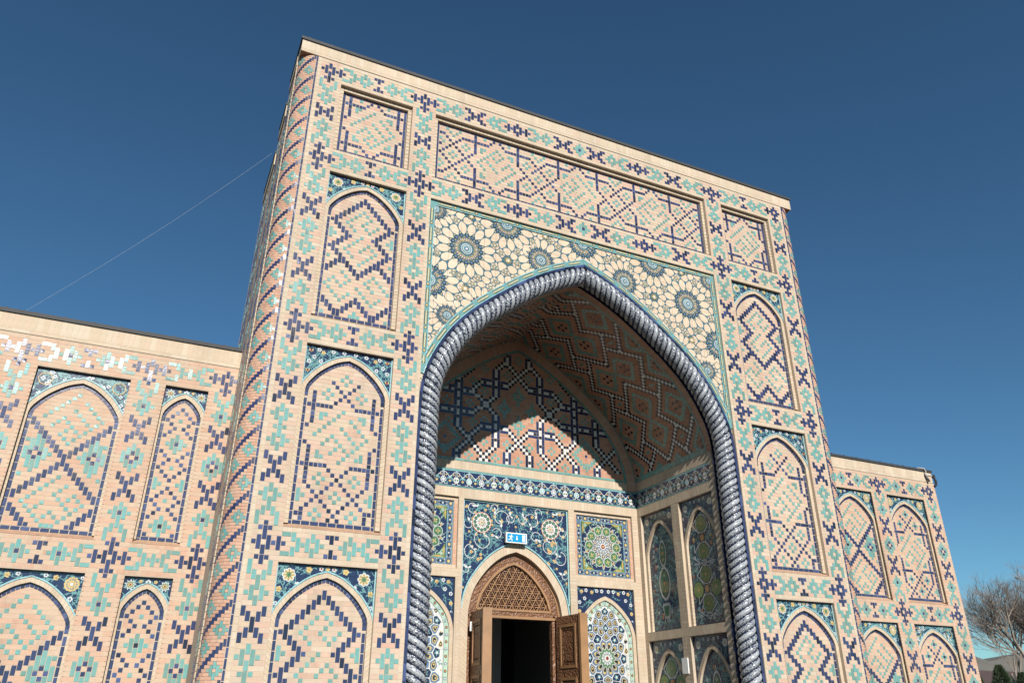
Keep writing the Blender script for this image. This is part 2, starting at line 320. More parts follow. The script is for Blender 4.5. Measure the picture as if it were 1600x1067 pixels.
def panelB(U_=9,Rr=23,last=35,nav=False):
    l=crossrow(U_,3,4)+crossrow(Rr,4,4)
    l+=[(0,U_+5,1,1,'N'),(16,U_+5,1,1,'N'),(0,Rr-5,1,1,'N'),(16,Rr-5,1,1,'N')]
    N=[(-1,6),(-2,7),(-3,8),(-4,9),(-5,10),(-6,11),(-1,10),(-2,9),(-4,7),(-5,6),(-6,5)]
    l+=[(c,U_+r,1,1,'N') for r,c in N]
    N=[(1,6),(2,7),(3,8),(4,9),(5,10),(6,11),(7,12),(8,13),(9,14),(1,10),(2,9),(4,7),(5,6),(6,5),(7,4),(8,3),(9,2),(10,1),(11,0),(11,1),(12,1),
       (5,2),(6,3),(8,5),(9,6),(10,7),(11,8),(12,9),(5,14),(6,13),(8,11),(9,10),(10,9),(12,7),(10,15),(10,16),(11,15),(12,15)]
    l+=[(c,Rr+r,1,1,'N') for r,c in N if Rr+r<=last]
    def fl(c,r): 
        q=[(c,r-1,1,1,'T'),(c-1,r,1,1,'T'),(c+1,r,1,1,'T'),(c,r+1,1,1,'T')]
        if nav: q.append((c,r,1,1,'N'))
        return [x for x in q if x[1]<=last]
    l+=fl(8,U_-7)+fl(4,U_-3)+fl(12,U_-3)+fl(4,Rr+3)+fl(12,Rr+3)+fl(8,Rr+7)+fl(4,Rr+11)+fl(12,Rr+11)
    l+=[(0,Rr+6,1,3,'T'),(1,Rr+7,1,1,'T'),(16,Rr+6,1,3,'T'),(15,Rr+7,1,1,'T')]
    l+=[(3,U_+2,1,2,'T'),(4,U_+2,1,1,'T'),(13,U_+2,1,2,'T'),(12,U_+2,1,1,'T'),(3,Rr-3,1,2,'T'),(4,Rr-2,1,1,'T'),(13,Rr-3,1,2,'T'),(12,Rr-2,1,1,'T')]
    t=[(1,8),(2,7),(3,6),(4,5),(5,4),(6,3),(7,2),(3,10),(4,11),(5,12),(6,13),(7,14),(8,13),(9,12),(10,11),(11,10),(12,9),(13,8),(5,8),(6,9),(7,10),(8,11),(7,6),(8,5),(8,7),(9,4),(9,8),(10,9),(10,7),(11,6)]
    l+=[(c,U_+r,1,1,'T') for r,c in t]
    seen=set(); o=[]
    for x in l:
        cells=[(x[0]+i,x[1]+j) for i in range(x[2]) for j in range(x[3])]
        if any(q in seen for q in cells) or x[1]<0 or x[1]+x[3]-1>last or x[0]<0 or x[0]>16: continue
        seen.update(cells); o.append(x)
    return o
def panelSQ():
    l=crossrow(2,2,4,0,99)+crossrow(16,4,2)
    l=[x for x in l if x[1]<=18]
    for a,b in ((7,0),(16,7),(16,11)): l.append((a,b,1,1,'N'))
    l=[x for x in l if x not in ((16,7,1,1,'N'),(16,11,1,1,'N'),(7,0,1,1,'N'))]
    l+=[(7,0,1,1,'N'),(9,0,1,1,'N'),(6,1,1,1,'N'),(10,1,1,1,'N'),(7,18,1,1,'N'),(9,18,1,1,'N'),(6,17,1,1,'N'),(10,17,1,1,'N'),(0,7,1,1,'N'),(16,7,1,1,'N'),(0,11,1,1,'N'),(16,11,1,1,'N')]
    l+=[(3,3,1,2,'T'),(4,3,1,1,'T'),(13,4,1,2,'T'),(12,4,1,1,'T'),(3,13,1,2,'T'),(4,14,1,1,'T'),(13,13,1,2,'T'),(12,14,1,1,'T'),(4,0,1,1,'T'),(12,0,1,1,'T'),(4,18,1,1,'T'),(12,18,1,1,'T')]
    t=[(3,8),(4,7),(5,6),(6,5),(7,4),(8,3),(9,2),(5,10),(6,11),(7,12),(8,13),(9,14),(10,13),(11,12),(12,11),(13,10),(14,9),(15,8),(14,7),(13,6),(12,7),(11,8),(12,9),(10,7),(9,6),(10,5),(11,4),(7,8),(8,9),(9,10),(10,11)]
    return l+S(t,'T')
def panelLong():
    N=set()
    N|={(2,0),(2,1),(3,2),(4,3),(5,4),(6,5),(7,6),(8,7),(9,8),(10,9),(11,10),(2,7),(2,8),(2,9),(2,10),(3,6),(4,5),(6,3),(7,2),(8,1),(6,0),(9,0),(10,1),(11,2),(12,3),(13,4),(14,5),(15,6),(16,7),(16,8),(16,9),(16,10),(7,10),(8,9),(10,7),(11,6),(12,5),(14,3),(15,2),(16,1),(16,0)}
    X={(2,1),(2,2),(2,3),(2,4),(3,5),(4,6),(5,7),(6,8),(7,9),(8,10),(9,11),(10,12),(11,13),(2,10),(2,11),(2,12),(2,13),(3,9),(4,8),(6,6),(7,5),(7,1),(8,2),(9,3),(10,4),(11,5),(12,6),(13,7),(14,8),(15,9),(16,10),(16,11),(16,12),(16,13),(11,1),(10,2),(7,13),(8,12),(10,10),(11,9),(12,8),(14,6),(15,5),(16,4),(16,3),(16,2),(16,1)}
    Oc={(2,1),(2,2),(2,3),(2,4),(1,5),(0,6),(0,8),(1,9),(2,10),(2,11),(2,12),(2,13),(16,1),(16,2),(16,3),(16,4),(17,5),(18,6),(18,8),(17,9),(16,10),(16,11),(16,12),(16,13)}
    for c0 in (25,53): N|={(r,c+c0) for r,c in X}
    for c0 in (11,39,67): N|={(r,c+c0) for r,c in Oc}
    for c in (11,25,39,53,67,81):
        N|={(r,c) for r in list(range(0,7))+list(range(12,19))}
    end={(r,92-c) for r,c in N if c<11}; N|=end
    T1=[(0,2),(0,6),(1,3),(1,5),(2,4),(4,0),(4,8),(5,1),(5,7),(5,9),(6,8),(8,4),(9,3),(9,5),(10,4),(12,0),(12,8),(13,1),(13,7),(13,9),(14,0),(14,8),(16,4),(17,3),(17,5),(18,2),(18,6)]
    T=set(T1)|{(r,92-c) for r,c in T1}
    XT=[(0,5),(0,9),(1,6),(1,8),(2,7),(4,3),(4,11),(5,2),(5,4),(5,10),(5,12),(6,3),(6,11),(8,7),(9,6),(9,8),(10,7),(12,3),(12,11),(13,2),(13,4),(13,10),(13,12),(14,3),(14,11),(16,7),(17,6),(17,8),(18,5),(18,9)]
    for c0 in (25,53): T|={(r,c+c0) for r,c in XT}
    T|={(3,18),(4,17),(4,19),(5,16),(5,20),(6,15),(6,17),(6,19),(7,14),(7,18),(7,22),(8,13),(8,15),(8,21),(9,12),(9,16),(9,20),(10,13),(10,17),(11,14),(11,18),(11,22),(12,21),(13,20),(14,19),(15,18),(8,23),(9,24),(10,23),(0,14),(0,22),(18,14),(18,22)}
    T|={(3,46),(4,47),(5,44),(5,48),(6,45),(6,49),(7,42),(7,46),(7,50),(8,41),(8,43),(8,45),(8,51),(9,40),(9,44),(9,48),(9,52),(10,41),(10,43),(10,47),(11,42),(11,46),(11,50),(12,43),(12,45),(12,49),(13,44),(13,48),(14,45),(14,47),(15,46),(0,42),(0,50),(18,42),(18,50)}
    T|={(3,74),(4,73),(4,75),(5,72),(5,76),(6,71),(6,73),(6,75),(7,70),(7,74),(7,78),(8,69),(8,71),(8,77),(8,79),(9,68),(9,72),(9,76),(9,80),(10,69),(10,73),(10,79),(11,70),(11,74),(11,78),(12,71),(12,77),(13,72),(13,76),(14,75),(15,74),(0,70),(0,78),(18,70),(18,78)}
    l=S(sorted(N),'N')
    for c in (11,39,67): l+=[(c+2,4,1,2,'T'),(c+3,4,1,1,'T'),(c+12,4,1,2,'T'),(c+11,4,1,1,'T'),(c+2,13,1,2,'T'),(c+3,14,1,1,'T'),(c+12,13,1,2,'T'),(c+11,14,1,1,'T')]
    occ={(x[1]+j,x[0]) for x in l for j in range(x[3])}
    return l+S(sorted(t for t in T if t not in occ),'T')
def panelC():
    l=[(k,7+k,1,2,'N') for k in range(0,8)]+[(16-k,7+k,1,2,'N') for k in range(0,8)]+[(8,15,1,3,'N')]
    l+=[(8-k,16+k,1,2,'N') for k in range(1,9)]+[(8+k,16+k,1,2,'N') for k in range(1,9)]
    l+=[(k,27+k,1,2,'N') for k in range(0,4)]+[(16-k,27+k,1,2,'N') for k in range(0,4)]+[(4,31,1,1,'N'),(12,31,1,1,'N')]
    for c in (2,14):
        l+=[(c,11,1,3,'T'),(c,14,1,1,'N'),(c-1,12,1,3,'T'),(c+1,12,1,3,'T'),(c-1,15,1,1,'N'),(c+1,15,1,1,'N'),(c,16,1,1,'N'),(c-1,16,1,3,'T'),(c+1,16,1,3,'T'),(c,17,1,3,'T'),(c-2,14,1,3,'T'),(c+2,14,1,3,'T')]
        l+=[(c+3,15,1,1,'T')] if c==2 else [(c-3,15,1,1,'T')]
    t=[(0,8),(1,7),(2,6),(3,5),(4,4),(5,3),(6,2),(2,10),(3,11),(4,12),(5,13),(6,14),(7,13),(8,12),(9,11),(10,10),(11,9),(12,8),(4,8),(5,9),(6,10),(7,11),(6,6),(7,7),(8,8),(9,9),(7,5),(8,4),(9,7),(10,6),(11,7),(12,0),(12,16),
       (20,0),(20,8),(21,7),(22,6),(23,5),(24,4),(25,3),(26,2),(20,16),(22,10),(23,9),(24,8),(24,12),(25,11),(25,13),(26,14),(27,13),(28,12),(29,11),(30,10),(25,9),(26,10),(27,11),(26,6),(27,5),(27,3),(28,4),(29,5),(30,6),(28,8),(29,7),(29,9),(31,7),(31,8),(31,9)]
    return l+S(t,'T')
def panelD():
    n=[(0,3),(1,2),(1,4),(2,1),(2,5),(3,0),(3,6),(4,1),(4,5),(5,2),(5,4),(6,1),(6,5),(7,0),(7,6),(11,0),(11,6),(12,1),(12,5),(13,2),(13,4),(14,1),(14,5),(15,0),(15,6),(16,1),(16,5),(17,2),(17,4),(18,3),(20,3),(21,2),(21,4),(22,1),(22,5),(23,0),(23,6),(24,1),(24,5),(25,2),(25,4),(26,1),(26,5),(27,0),(27,6),(31,0),(31,6)]
    l=S(n,'N')+S([(3,3),(15,3),(23,3),(19,1),(19,5)],'T')
    l+=[(0,18,1,3,'T'),(6,18,1,3,'T')]
    for r in (9,29): l+=[(3,r-2,1,2,'T'),(3,r,1,1,'N'),(3,r+1,1,2,'T'),(2,r-1,1,3,'T'),(4,r-1,1,3,'T'),(1,r,1,1,'T'),(5,r,1,1,'T')]
    return l

# ------------------------------------------------------------------ arch curves: lists of (dx,row) from the apex down
def catmull(P,n=6):
    o=[]
    for i in range(len(P)-1):
        p0=P[i-1] if i>0 else (2*P[0][0]-P[1][0],2*P[0][1]-P[1][1]); p1=P[i]; p2=P[i+1]; p3=P[i+2] if i+2<len(P) else P[i+1]
        for k in range(n):
            t=k/n
            o.append(tuple(.5*((2*p1[j])+(-p0[j]+p2[j])*t+(2*p0[j]-5*p1[j]+4*p2[j]-p3[j])*t*t+(-p0[j]+3*p1[j]-3*p2[j]+p3[j])*t**3) for j in (0,1)))
    o.append(P[-1]); return o
def offset(C,d):
    o=[]
    for i in range(len(C)):
        a=C[max(i-1,0)]; b=C[min(i+1,len(C)-1)]; tx=b[0]-a[0]; ty=b[1]-a[1]; L=math.hypot(tx,ty) or 1
        o.append((C[i][0]-ty/L*d,C[i][1]+tx/L*d))
    # cut at dx=0
    for i in range(len(o)):
        if o[i][0]>=0: break
    if i>0:
        a,b=o[i-1],o[i]; t=-a[0]/(b[0]-a[0]); o=[(0.0,a[1]+t*(b[1]-a[1]))]+o[i:]
    else: o=[(0.0,o[0][1]-o[0][0]*(o[1][1]-o[0][1])/max(o[1][0]-o[0][0],1e-6))]+o
    return o
def resample(C,step):
    L=[0]
    for i in range(1,len(C)): L.append(L[-1]+math.hypot(C[i][0]-C[i-1][0],C[i][1]-C[i-1][1]))
    n=max(2,int(round(L[-1]/step))); o=[]; j=0
    for k in range(n+1):
        s=L[-1]*k/n
        while j<len(L)-2 and L[j+1]<s: j+=1
        t=(s-L[j])/max(L[j+1]-L[j],1e-9); o.append((C[j][0]+t*(C[j+1][0]-C[j][0]),C[j][1]+t*(C[j+1][1]-C[j][1])))
    return o
def halfw(C,row):
    if row<=C[0][1]: return 0.0
    for i in range(1,len(C)):
        if row<=C[i][1]:
            a,b=C[i-1],C[i]; t=(row-a[1])/max(b[1]-a[1],1e-9); return a[0]+t*(b[0]-a[0])
    return C[-1][0]
def strip(mb,F,ctr,A,B,w,m,r=.5,step=1.0,wA=None):
    """flat band between curves A (outer) and B (inner), both halves"""
    n=max(4,int(sum(math.hypot(A[i][0]-A[i-1][0],A[i][1]-A[i-1][1]) for i in range(1,len(A)))/step))
    a=resample(A,1e9); 
    LA=resample(A,step); k=len(LA)-1
    LB=resample_n(B,k)
    for i in range(k):
        for s in (1,-1):
            q=[(LA[i],LB[i],LB[i+1],LA[i+1])]
            p=[F(ctr+s*x[0],x[1],w) for x in q[0]]
            if s>0: p=p[::-1]
            mb.poly(p[::-1] if False else p,m,r if r is not None else R())
def resample_n(C,n):
    L=[0]
    for i in range(1,len(C)): L.append(L[-1]+math.hypot(C[i][0]-C[i-1][0],C[i][1]-C[i-1][1]))
    o=[]; j=0
    for k in range(n+1):
        s=L[-1]*k/n
        while j<len(L)-2 and L[j+1]<s: j+=1
        t=(s-L[j])/max(L[j+1]-L[j],1e-9); o.append((C[j][0]+t*(C[j+1][0]-C[j][0]),C[j][1]+t*(C[j+1][1]-C[j][1])))
    return o
def voussoirs(mb,F,ctr,A,B,w0,w1,m,step=1.0,gap=.05,jit=0.0,r=None):
    """ring of blocks between curves A and B; mb list gets hexahedra"""
    k=max(2,int(round(sum(math.hypot(A[i][0]-A[i-1][0],A[i][1]-A[i-1][1]) for i in range(1,len(A)))/step)))
    LA=resample_n(A,k); LB=resample_n(B,k)
    for i in range(k):
        for s in (1,-1):
            def mix(p,q,t): return (p[0]+(q[0]-p[0])*t,p[1]+(q[1]-p[1])*t)
            a0,a1=mix(LA[i],LA[i+1],gap),mix(LA[i],LA[i+1],1-gap); b0,b1=mix(LB[i],LB[i+1],gap),mix(LB[i],LB[i+1],1-gap)
            q=[a0,b0,b1,a1]
            if s>0: q=[a0,a1,b1,b0]
            if s>0: q=q[::-1]; q=[q[0],q[1],q[2],q[3]]
            rr=R() if r is None else r
            ww=w1+(R()-.5)*jit
            pts=[F(ctr+s*x[0],x[1],w0) for x in q]+[F(ctr+s*x[0],x[1],ww) for x in q]
            # orientation check
            n=(pts[5]-pts[4]).cross(pts[6]-pts[5]); out=F(0,0,1)-F(0,0,0)
            if n.dot(out)<0: pts=pts[:4][::-1]+pts[4:][::-1]
            mb.hexa(pts,m,rr)
def extrude(mb,F,ctr,C,w0,w1,m,step=1.0,flip=False,r=None):
    P=resample(C,step)
    for i in range(len(P)-1):
        for s in (1,-1):
            q=[F(ctr+s*P[i][0],P[i][1],w0),F(ctr+s*P[i+1][0],P[i+1][1],w0),F(ctr+s*P[i+1][0],P[i+1][1],w1),F(ctr+s*P[i][0],P[i][1],w1)]
            if (s>0)!=flip: q=q[::-1]
            mb.poly(q,m,R() if r is None else r)

# ------------------------------------------------------------------ inlaid majolica drawing
class Mos:
    def __init__(s,F,base=0.0,inside=None): s.F=F; s.b=base; s.mb=MB(); s.ins=inside or (lambda x,y:True)
    def P(s,pts,c,l=1):
        if not all(s.ins(x,y) for x,y in pts): return
        a=sum(pts[i][0]*pts[(i+1)%len(pts)][1]-pts[(i+1)%len(pts)][0]*pts[i][1] for i in range(len(pts)))
        if a>0: pts=pts[::-1]
        z=s.b+.028*l+R()*.014; s.mb.poly([s.F(x,y,z) for x,y in pts],'m_'+c,R())
    def disc(s,x,y,r,c,l=1,n=10,ry=None): s.P([(x+r*math.cos(6.2832*i/n),y+(ry or r)*math.sin(6.2832*i/n)) for i in range(n)],c,l)
    def star(s,x,y,r,ri,n,c,l=1,ph=0): 
        # fan from the middle keeps concave stars valid
        pts=[(x+(r if i%2==0 else ri)*math.sin(ph+math.pi*i/n),y-(r if i%2==0 else ri)*math.cos(ph+math.pi*i/n)) for i in range(2*n)]
        if not all(s.ins(a,b) for a,b in pts): 
            # keep the wedges that lie inside
            pass
        for i in range(0,2*n,2):
            p,q,t=pts[i-1],pts[i],pts[(i+1)%(2*n)]
            s.P([(x,y),p,q,t],c,l)
    def rib(s,pts,w,c,l=1):
        for i in range(len(pts)-1):
            (x0,y0),(x1,y1)=pts[i],pts[i+1]; dx,dy=x1-x0,y1-y0; L=math.hypot(dx,dy) or 1; nx,ny=-dy/L*w/2,dx/L*w/2; ex,ey=dx/L*w*.25,dy/L*w*.25
            s.P([(x0+nx-ex,y0+ny-ey),(x0-nx-ex,y0-ny-ey),(x1-nx+ex,y1-ny+ey),(x1+nx+ex,y1+ny+ey)],c,l)
    def leaf(s,x,y,a,L,w,c,l=1):
        ca,sa=math.cos(a),math.sin(a)
        s.P([(x,y),(x+L*.45*ca-w*sa,y+L*.45*sa+w*ca),(x+L*ca,y+L*sa),(x+L*.45*ca+w*sa,y+L*.45*sa-w*ca)],c,l)
    def flower(s,x,y,r,n,c,cc,l=2):
        for i in range(n):
            a=6.2832*i/n; s.disc(x+r*.58*math.cos(a),y+r*.58*math.sin(a),r*.42,c,l,7)
        s.disc(x,y,r*.42,cc,l+1,7)
    def rosette(s,x,y,r,l=2):
        for i in range(8):
            a=6.2832*i/8; s.disc(x+r*.72*math.cos(a),y+r*.72*math.sin(a),r*.34,'white',l,8); s.disc(x+r*.70*math.cos(a),y+r*.70*math.sin(a),r*.2,'gold',l+1,7)
        s.disc(x,y,r*.60,'yellow',l+2,14); s.star(x,y,r*.62,r*.26,8,'green',l+3)
    def sunflower(s,x,y,r,l=2):
        for i in range(12):
            a=6.2832*i/12; s.disc(x+r*.74*math.cos(a),y+r*.74*math.sin(a),r*.27,'yellow',l,8); s.disc(x+r*.62*math.cos(a),y+r*.62*math.sin(a),r*.11,'slate',l+2,5)
        s.disc(x,y,r*.72,'yellow',l+1,14); s.disc(x,y,r*.36,'gold',l+2,8); s.disc(x,y,r*.24,'white',l+3,8)
    def vine(s,x,y,a,n,step=.42,k=None,w=.15,c='teal',leaves=True,l=1):
        k=k if k is not None else random.choice((-1,1))*(.12+R()*.22); pts=[(x,y)]
        for i in range(n):
            a+=k; x+=step*math.cos(a); y+=step*math.sin(a)
            if not s.ins(x,y): break
            pts.append((x,y))
            if leaves and i%2: s.leaf(x,y,a+random.choice((-1,1))*(.7+R()*.4),.62+R()*.25,.15,c,l)
            if i%7==6: k=-k
        s.rib(pts,w,c,l); return pts
    def foliage(s,x0,x1,y0,y1,n,c='teal',step=.42,w=.15,ln=(6,14)):
        for i in range(n):
            x=x0+R()*(x1-x0); y=y0+R()*(y1-y0)
            if s.ins(x,y): s.vine(x,y,R()*6.28,random.randint(*ln),step,None,w,c)
def voronoi(mos,pts,bbox,fn,grow=0.0):
    """calls fn(i,(x,y),polygon) for the Voronoi cell of each point"""
    from collections import defaultdict
    cell=3.2; g=defaultdict(list)
    for i,p in enumerate(pts): g[(int(p[0]//cell),int(p[1]//cell))].append(i)
    for i,(x,y) in enumerate(pts):
        poly=[(x-3,y-3),(x+3,y-3),(x+3,y+3),(x-3,y+3)]
        gx,gy=int(x//cell),int(y//cell); nb=[j for a in (-1,0,1) for b in (-1,0,1) for j in g[(gx+a,gy+b)] if j!=i]
        nb.sort(key=lambda j:(pts[j][0]-x)**2+(pts[j][1]-y)**2)
        for j in nb[:14]:
            mx,my=(x+pts[j][0])/2,(y+pts[j][1])/2; nx,ny=pts[j][0]-x,pts[j][1]-y
            o=[]
            for k in range(len(poly)):
                a,b=poly[k],poly[(k+1)%len(poly)]
                da=(a[0]-mx)*nx+(a[1]-my)*ny; db=(b[0]-mx)*nx+(b[1]-my)*ny
                if da<=0: o.append(a)
                if (da<0)!=(db<0) and abs(da-db)>1e-9: t=da/(da-db); o.append((a[0]+t*(b[0]-a[0]),a[1]+t*(b[1]-a[1])))
            poly=o
            if len(poly)<3: break
        if len(poly)>=3: fn(i,(x,y),poly)
def rounded(poly,s=.82,rd=.28):
    cx=sum(p[0] for p in poly)/len(poly); cy_=sum(p[1] for p in poly)/len(poly)
    q=[(cx+(p[0]-cx)*s,cy_+(p[1]-cy_)*s) for p in poly]; o=[]
    for i in range(len(q)):
        a,b,c=q[i-1],q[i],q[(i+1)%len(q)]
        o.append((b[0]+(a[0]-b[0])*rd,b[1]+(a[1]-b[1])*rd)); o.append((b[0]+(c[0]-b[0])*rd,b[1]+(c[1]-b[1])*rd))
    return o

# ------------------------------------------------------------------ the setting
mb=MB(); mb.poly([Vector((-400,-400,0)),Vector((900,-400,0)),Vector((900,1500,0)),Vector((-400,1500,0))],'paving')
tag(mb.build('ground'),kind='structure')
B=empty('museum_building'); tag(B,'wide tiled brick museum building with a tall arched entrance portal and two lower wings','building')
def shf(F,w): return Fr(F.O+F.n*w,F.u,F.v,F.n)
OUT_ARCH=[(0,5.0),(2.7,5.9),(5.0,7.3),(7.4,9.35),(9.2,11.6),(10.15,13.2),(10.5,14.6)]
def floral(mos,ctr,half,top,style,rng):
    c=ctr
    k=half/10.5
    if style=='rosette':
        for s in (-1,1):
            mos.rosette(c+s*7.9*k,top+2.3,1.35*min(1,k*1.2))
            mos.flower(c+s*3.9*k,top+1.0,.72,5,'yellow','gold'); mos.flower(c+s*6.0*k,top+4.1,.55,5,'white','red') if k>.9 else None
            mos.flower(c+s*9.6*k,top+5.2,.62,5,'yellow','gold'); mos.flower(c+s*9.9*k,top+8.0,.45,5,'white','slate'); mos.flower(c+s*1.35*k,top+.72,.5,5,'white','red')
        mos.flower(c,top+.66,.5,5,'yellow','gold')
    elif style=='sun':
        for s in (-1,1):
            mos.sunflower(c+s*7.9*k,top+2.4,1.55)
            mos.flower(c+s*4.6*k,top+1.2,.62,5,'yellow','gold'); mos.flower(c+s*2.6*k,top+.8,.5,5,'white','slate'); mos.flower(c+s*9.7*k,top+1.0,.42,5,'white','slate')
            mos.flower(c+s*8.2*k,top+5.5,.6,5,'white','slate'); mos.flower(c+s*9.7*k,top+7.9,.5,3,'yellow','red')
    elif style=='tulip':
        for s in (-1,1):
            for dx,dy,cc in ((9.2,1.3,'yellow'),(8.3,2.9,'white'),(9.4,4.2,'white'),(6.3,1.5,'yellow'),(4.0,.9,'white'),(7.3,.9,'white'),(9.5,6.4,'yellow'),(1.4,.7,'white'),(6.7,3.8,'white'),(10.0,8.6,'yellow')):
                x=c+s*dx*k; y=top+dy
                if cc=='yellow' and dx>9:
                    mos.leaf(x,y+.5,-1.57-.5,1.1,.25,'yellow',2); mos.leaf(x,y+.5,-1.57+.5,1.1,.25,'yellow',2); mos.disc(x,y+.1,.28,'red',3,6)
                else: mos.flower(x,y,.55,5,cc,'gold' if cc=='yellow' else 'slate')
    elif style=='white':
        for s in (-1,1):
            mos.rib([(c+s*(7.9+1.5*math.cos(t/8*6.283)*1)*1,top+2.6+1.5*math.sin(t/8*6.283)) for t in range(9)],.2,'gold',3)
            for i in range(26):
                mos.flower(c+s*(1+R()*9.2)*k,top+.6+R()*8,.35+R()*.3,random.choice((4,5)),'white','slate',2)
    else:  # narrow panels: star flowers
        for s in (-1,1):
            mos.star(c+s*3.6,top+1.75,1.25,.75,9,'white',2); mos.star(c+s*3.6,top+1.75,.95,.5,9,'green',3); mos.star(c+s*3.6,top+1.75,.72,.3,9,'yellow',4); mos.disc(c+s*3.6,top+1.75,.22,'red',5,6)
            mos.flower(c+s*1.55,top+.95,.42,5,'yellow','gold'); mos.flower(c+s*5.0,top+5.6,.4,4,'white','yellow')
        mos.flower(c,top+.95,.62,4,'white','slate')
def arch_panel(F,j0,j1,jr0,jr1,field,style,brickmat='brick'):
    ctr=(j0+j1)/2; half=(j1-j0)/2-3.5; k=half/10.5; kv=1 if k>.9 else .62
    O=[(a*k,jr0+5.0+(b-5.0)*kv) for a,b in catmull(OUT_ARCH,4)]
    bot=jr1-4.5; Ofull=O+[(half,O[-1][1]+1.5),(half,bot)]
    I=offset(Ofull,1.05)
    top=jr0+3.7; d1,d2=1.0,1.75
    p=MB()
    # reveals of the outer recess
    x0,x1=ctr-half,ctr+half
    p.poly([F(x0,top,0),F(x1,top,0),F(x1,top,-d2),F(x0,top,-d2)],'brick_soldier'); 
    p.poly([F(x0,top,0),F(x0,top,-d2),F(x0,bot+1,-d2),F(x0,bot+1,0)],'brick_soldier',R())
    p.poly([F(x1,top,-d2),F(x1,top,0),F(x1,bot+1,0),F(x1,bot+1,-d2)],'brick_soldier',R())
    sheet(p,F,x0,x1,top,bot+1,-d2-.04,'grout')
    # sloping sill
    p.poly([F(x0,bot,-d2+.02),F(x0,bot+1.0,.06),F(x1,bot+1.0,.06),F(x1,bot,-d2+.02)],'brick_sill',R())
    o=p.build('recessed_panel',B)
    # arch frame of upright bricks
    a=MB(); 
    curve=[q for q in Ofull[:-1]]; Ic=[q for q in I]
    voussoirs(a,F,ctr,Ofull,I,-d2-.05,-d1,'brick_soldier',1.0,.04,.02)
    # mortar ring just below the block faces
    strip(a,F,ctr,Ofull,I,-d1-.06,'grout')
    a.build('arch_frame',o)
    # spandrels
    insf=lambda x,y: x0+.12<x<x1-.12 and y>top+.12 and y<halfinv(O,abs(x-ctr))-.12
    def halfinv(C,dx):
        for i in range(1,len(C)):
            if dx<=C[i][0]: q,w_=C[i-1],C[i]; t=(dx-q[0])/max(w_[0]-q[0],1e-9); return q[1]+t*(w_[1]-q[1])
        return C[-1][1]
    s=Mos(F,-d1,insf)
    rs=resample(O,.8)
    for i in range(len(rs)-1):
        for sg in (1,-1):
            q=[(ctr+sg*rs[i][0],top),(ctr+sg*rs[i][0],rs[i][1]),(ctr+sg*rs[i+1][0],rs[i+1][1]),(ctr+sg*rs[i+1][0],top)]
            pp=[F(x,y,-d1) for x,y in q]
            s.mb.poly(pp if sg>0 else pp[::-1],'m_navy')
    nv=int(75*k+ (14 if style=='white' else 0))
    for sg in (-1,1):
        s.foliage(ctr+(0 if sg>0 else -half),ctr+(half if sg>0 else 0),top,top+9,nv)
    floral(s,ctr,half,top,style,None)
    # pale glazed rim along the arch and the recess
    strip(s.mb,F,ctr,O,offset(O,-.28)[0:],-d1+.10,'m_sky') if False else None
    rim=offset(Ofull,-.0)
    ro=resample(O,.8)
    for i in range(len(ro)-1):
        for sg in (1,-1):
            (a0,b0),(a1,b1)=ro[i],ro[i+1]; L=math.hypot(a1-a0,b1-b0); nx,ny=(b1-b0)/L*.3,-(a1-a0)/L*.3
            q=[(ctr+sg*a0,b0),(ctr+sg*a1,b1),(ctr+sg*min(a1+nx,half),b1+ny),(ctr+sg*min(a0+nx,half),b0+ny)]
            pp=[F(x,y,-d1+.16) for x,y in q]
            if sg<0: pp=pp[::-1]
            n=(pp[1]-pp[0]).cross(pp[2]-pp[1])
            if n.dot(F.n)<0: pp=pp[::-1]
            s.mb.poly(pp,'m_sky')
    for xa in (x0,x1-.28): quad(s.mb,F,xa,xa+.28,top,O[-1][1]-1.2,-d1+.15,'m_sky')
    s.mb.build('mosaic_spandrel',o)
    # blue edging of the inner field
    F2=shf(F,-d2)
    cur=[q for q in I if q[1]<=O[-1][1]+2.0]; J=offset(I,.85); curJ=[q for q in J if q[1]<=O[-1][1]+2.0]
    e=MB(); voussoirs(e,F2,ctr,cur,curJ,-.1,.10,'navy',.95,.06,.03); eo=e.build('curved_tile_edging',o); tag(eo,kind='stuff')
    ys=O[-1][1]+2.0; y=ys; 
    while y<bot-.3:
        h=min(2.0,bot-y)
        for xa in (ctr-I[-1][0],ctr+I[-1][0]-.85): piece('navy_tile',F2,xa+.05,xa+.8,y+.06,y+h-.06,-.1,.08,'navy',o,.3+R()*.6,.06,.03)
        y+=2.0
    nb=int(round((2*I[-1][0]-1.7)/2)); wv=(2*I[-1][0]-1.7)/nb
    for i in range(nb): piece('navy_tile',F2,ctr-I[-1][0]+.85+i*wv+.06,ctr-I[-1][0]+.85+(i+1)*wv-.06,bot-.95,bot-.1,-.1,.10,'navy',o,.3+R()*.6,.06,.03)
    # field
    nc=int(round((j1-j0)-12)); c0=j0+6; r0=jr0+9
    tl=[(c0+c,r0+r,w,h,kk) for (c,r,w,h,kk) in field]
    tiles(F2,tl,o)
    ihw=lambda row: halfw(I,row)
    bricks(F2,c0,c0+nc,int(jr0+6),int(jr1-6),tl,o,brickmat if brickmat!='brick' else 'brick',skip=lambda c,r: abs(c-ctr)>ihw(r+.5)+.3)
    # heads of the sill bricks
    return o
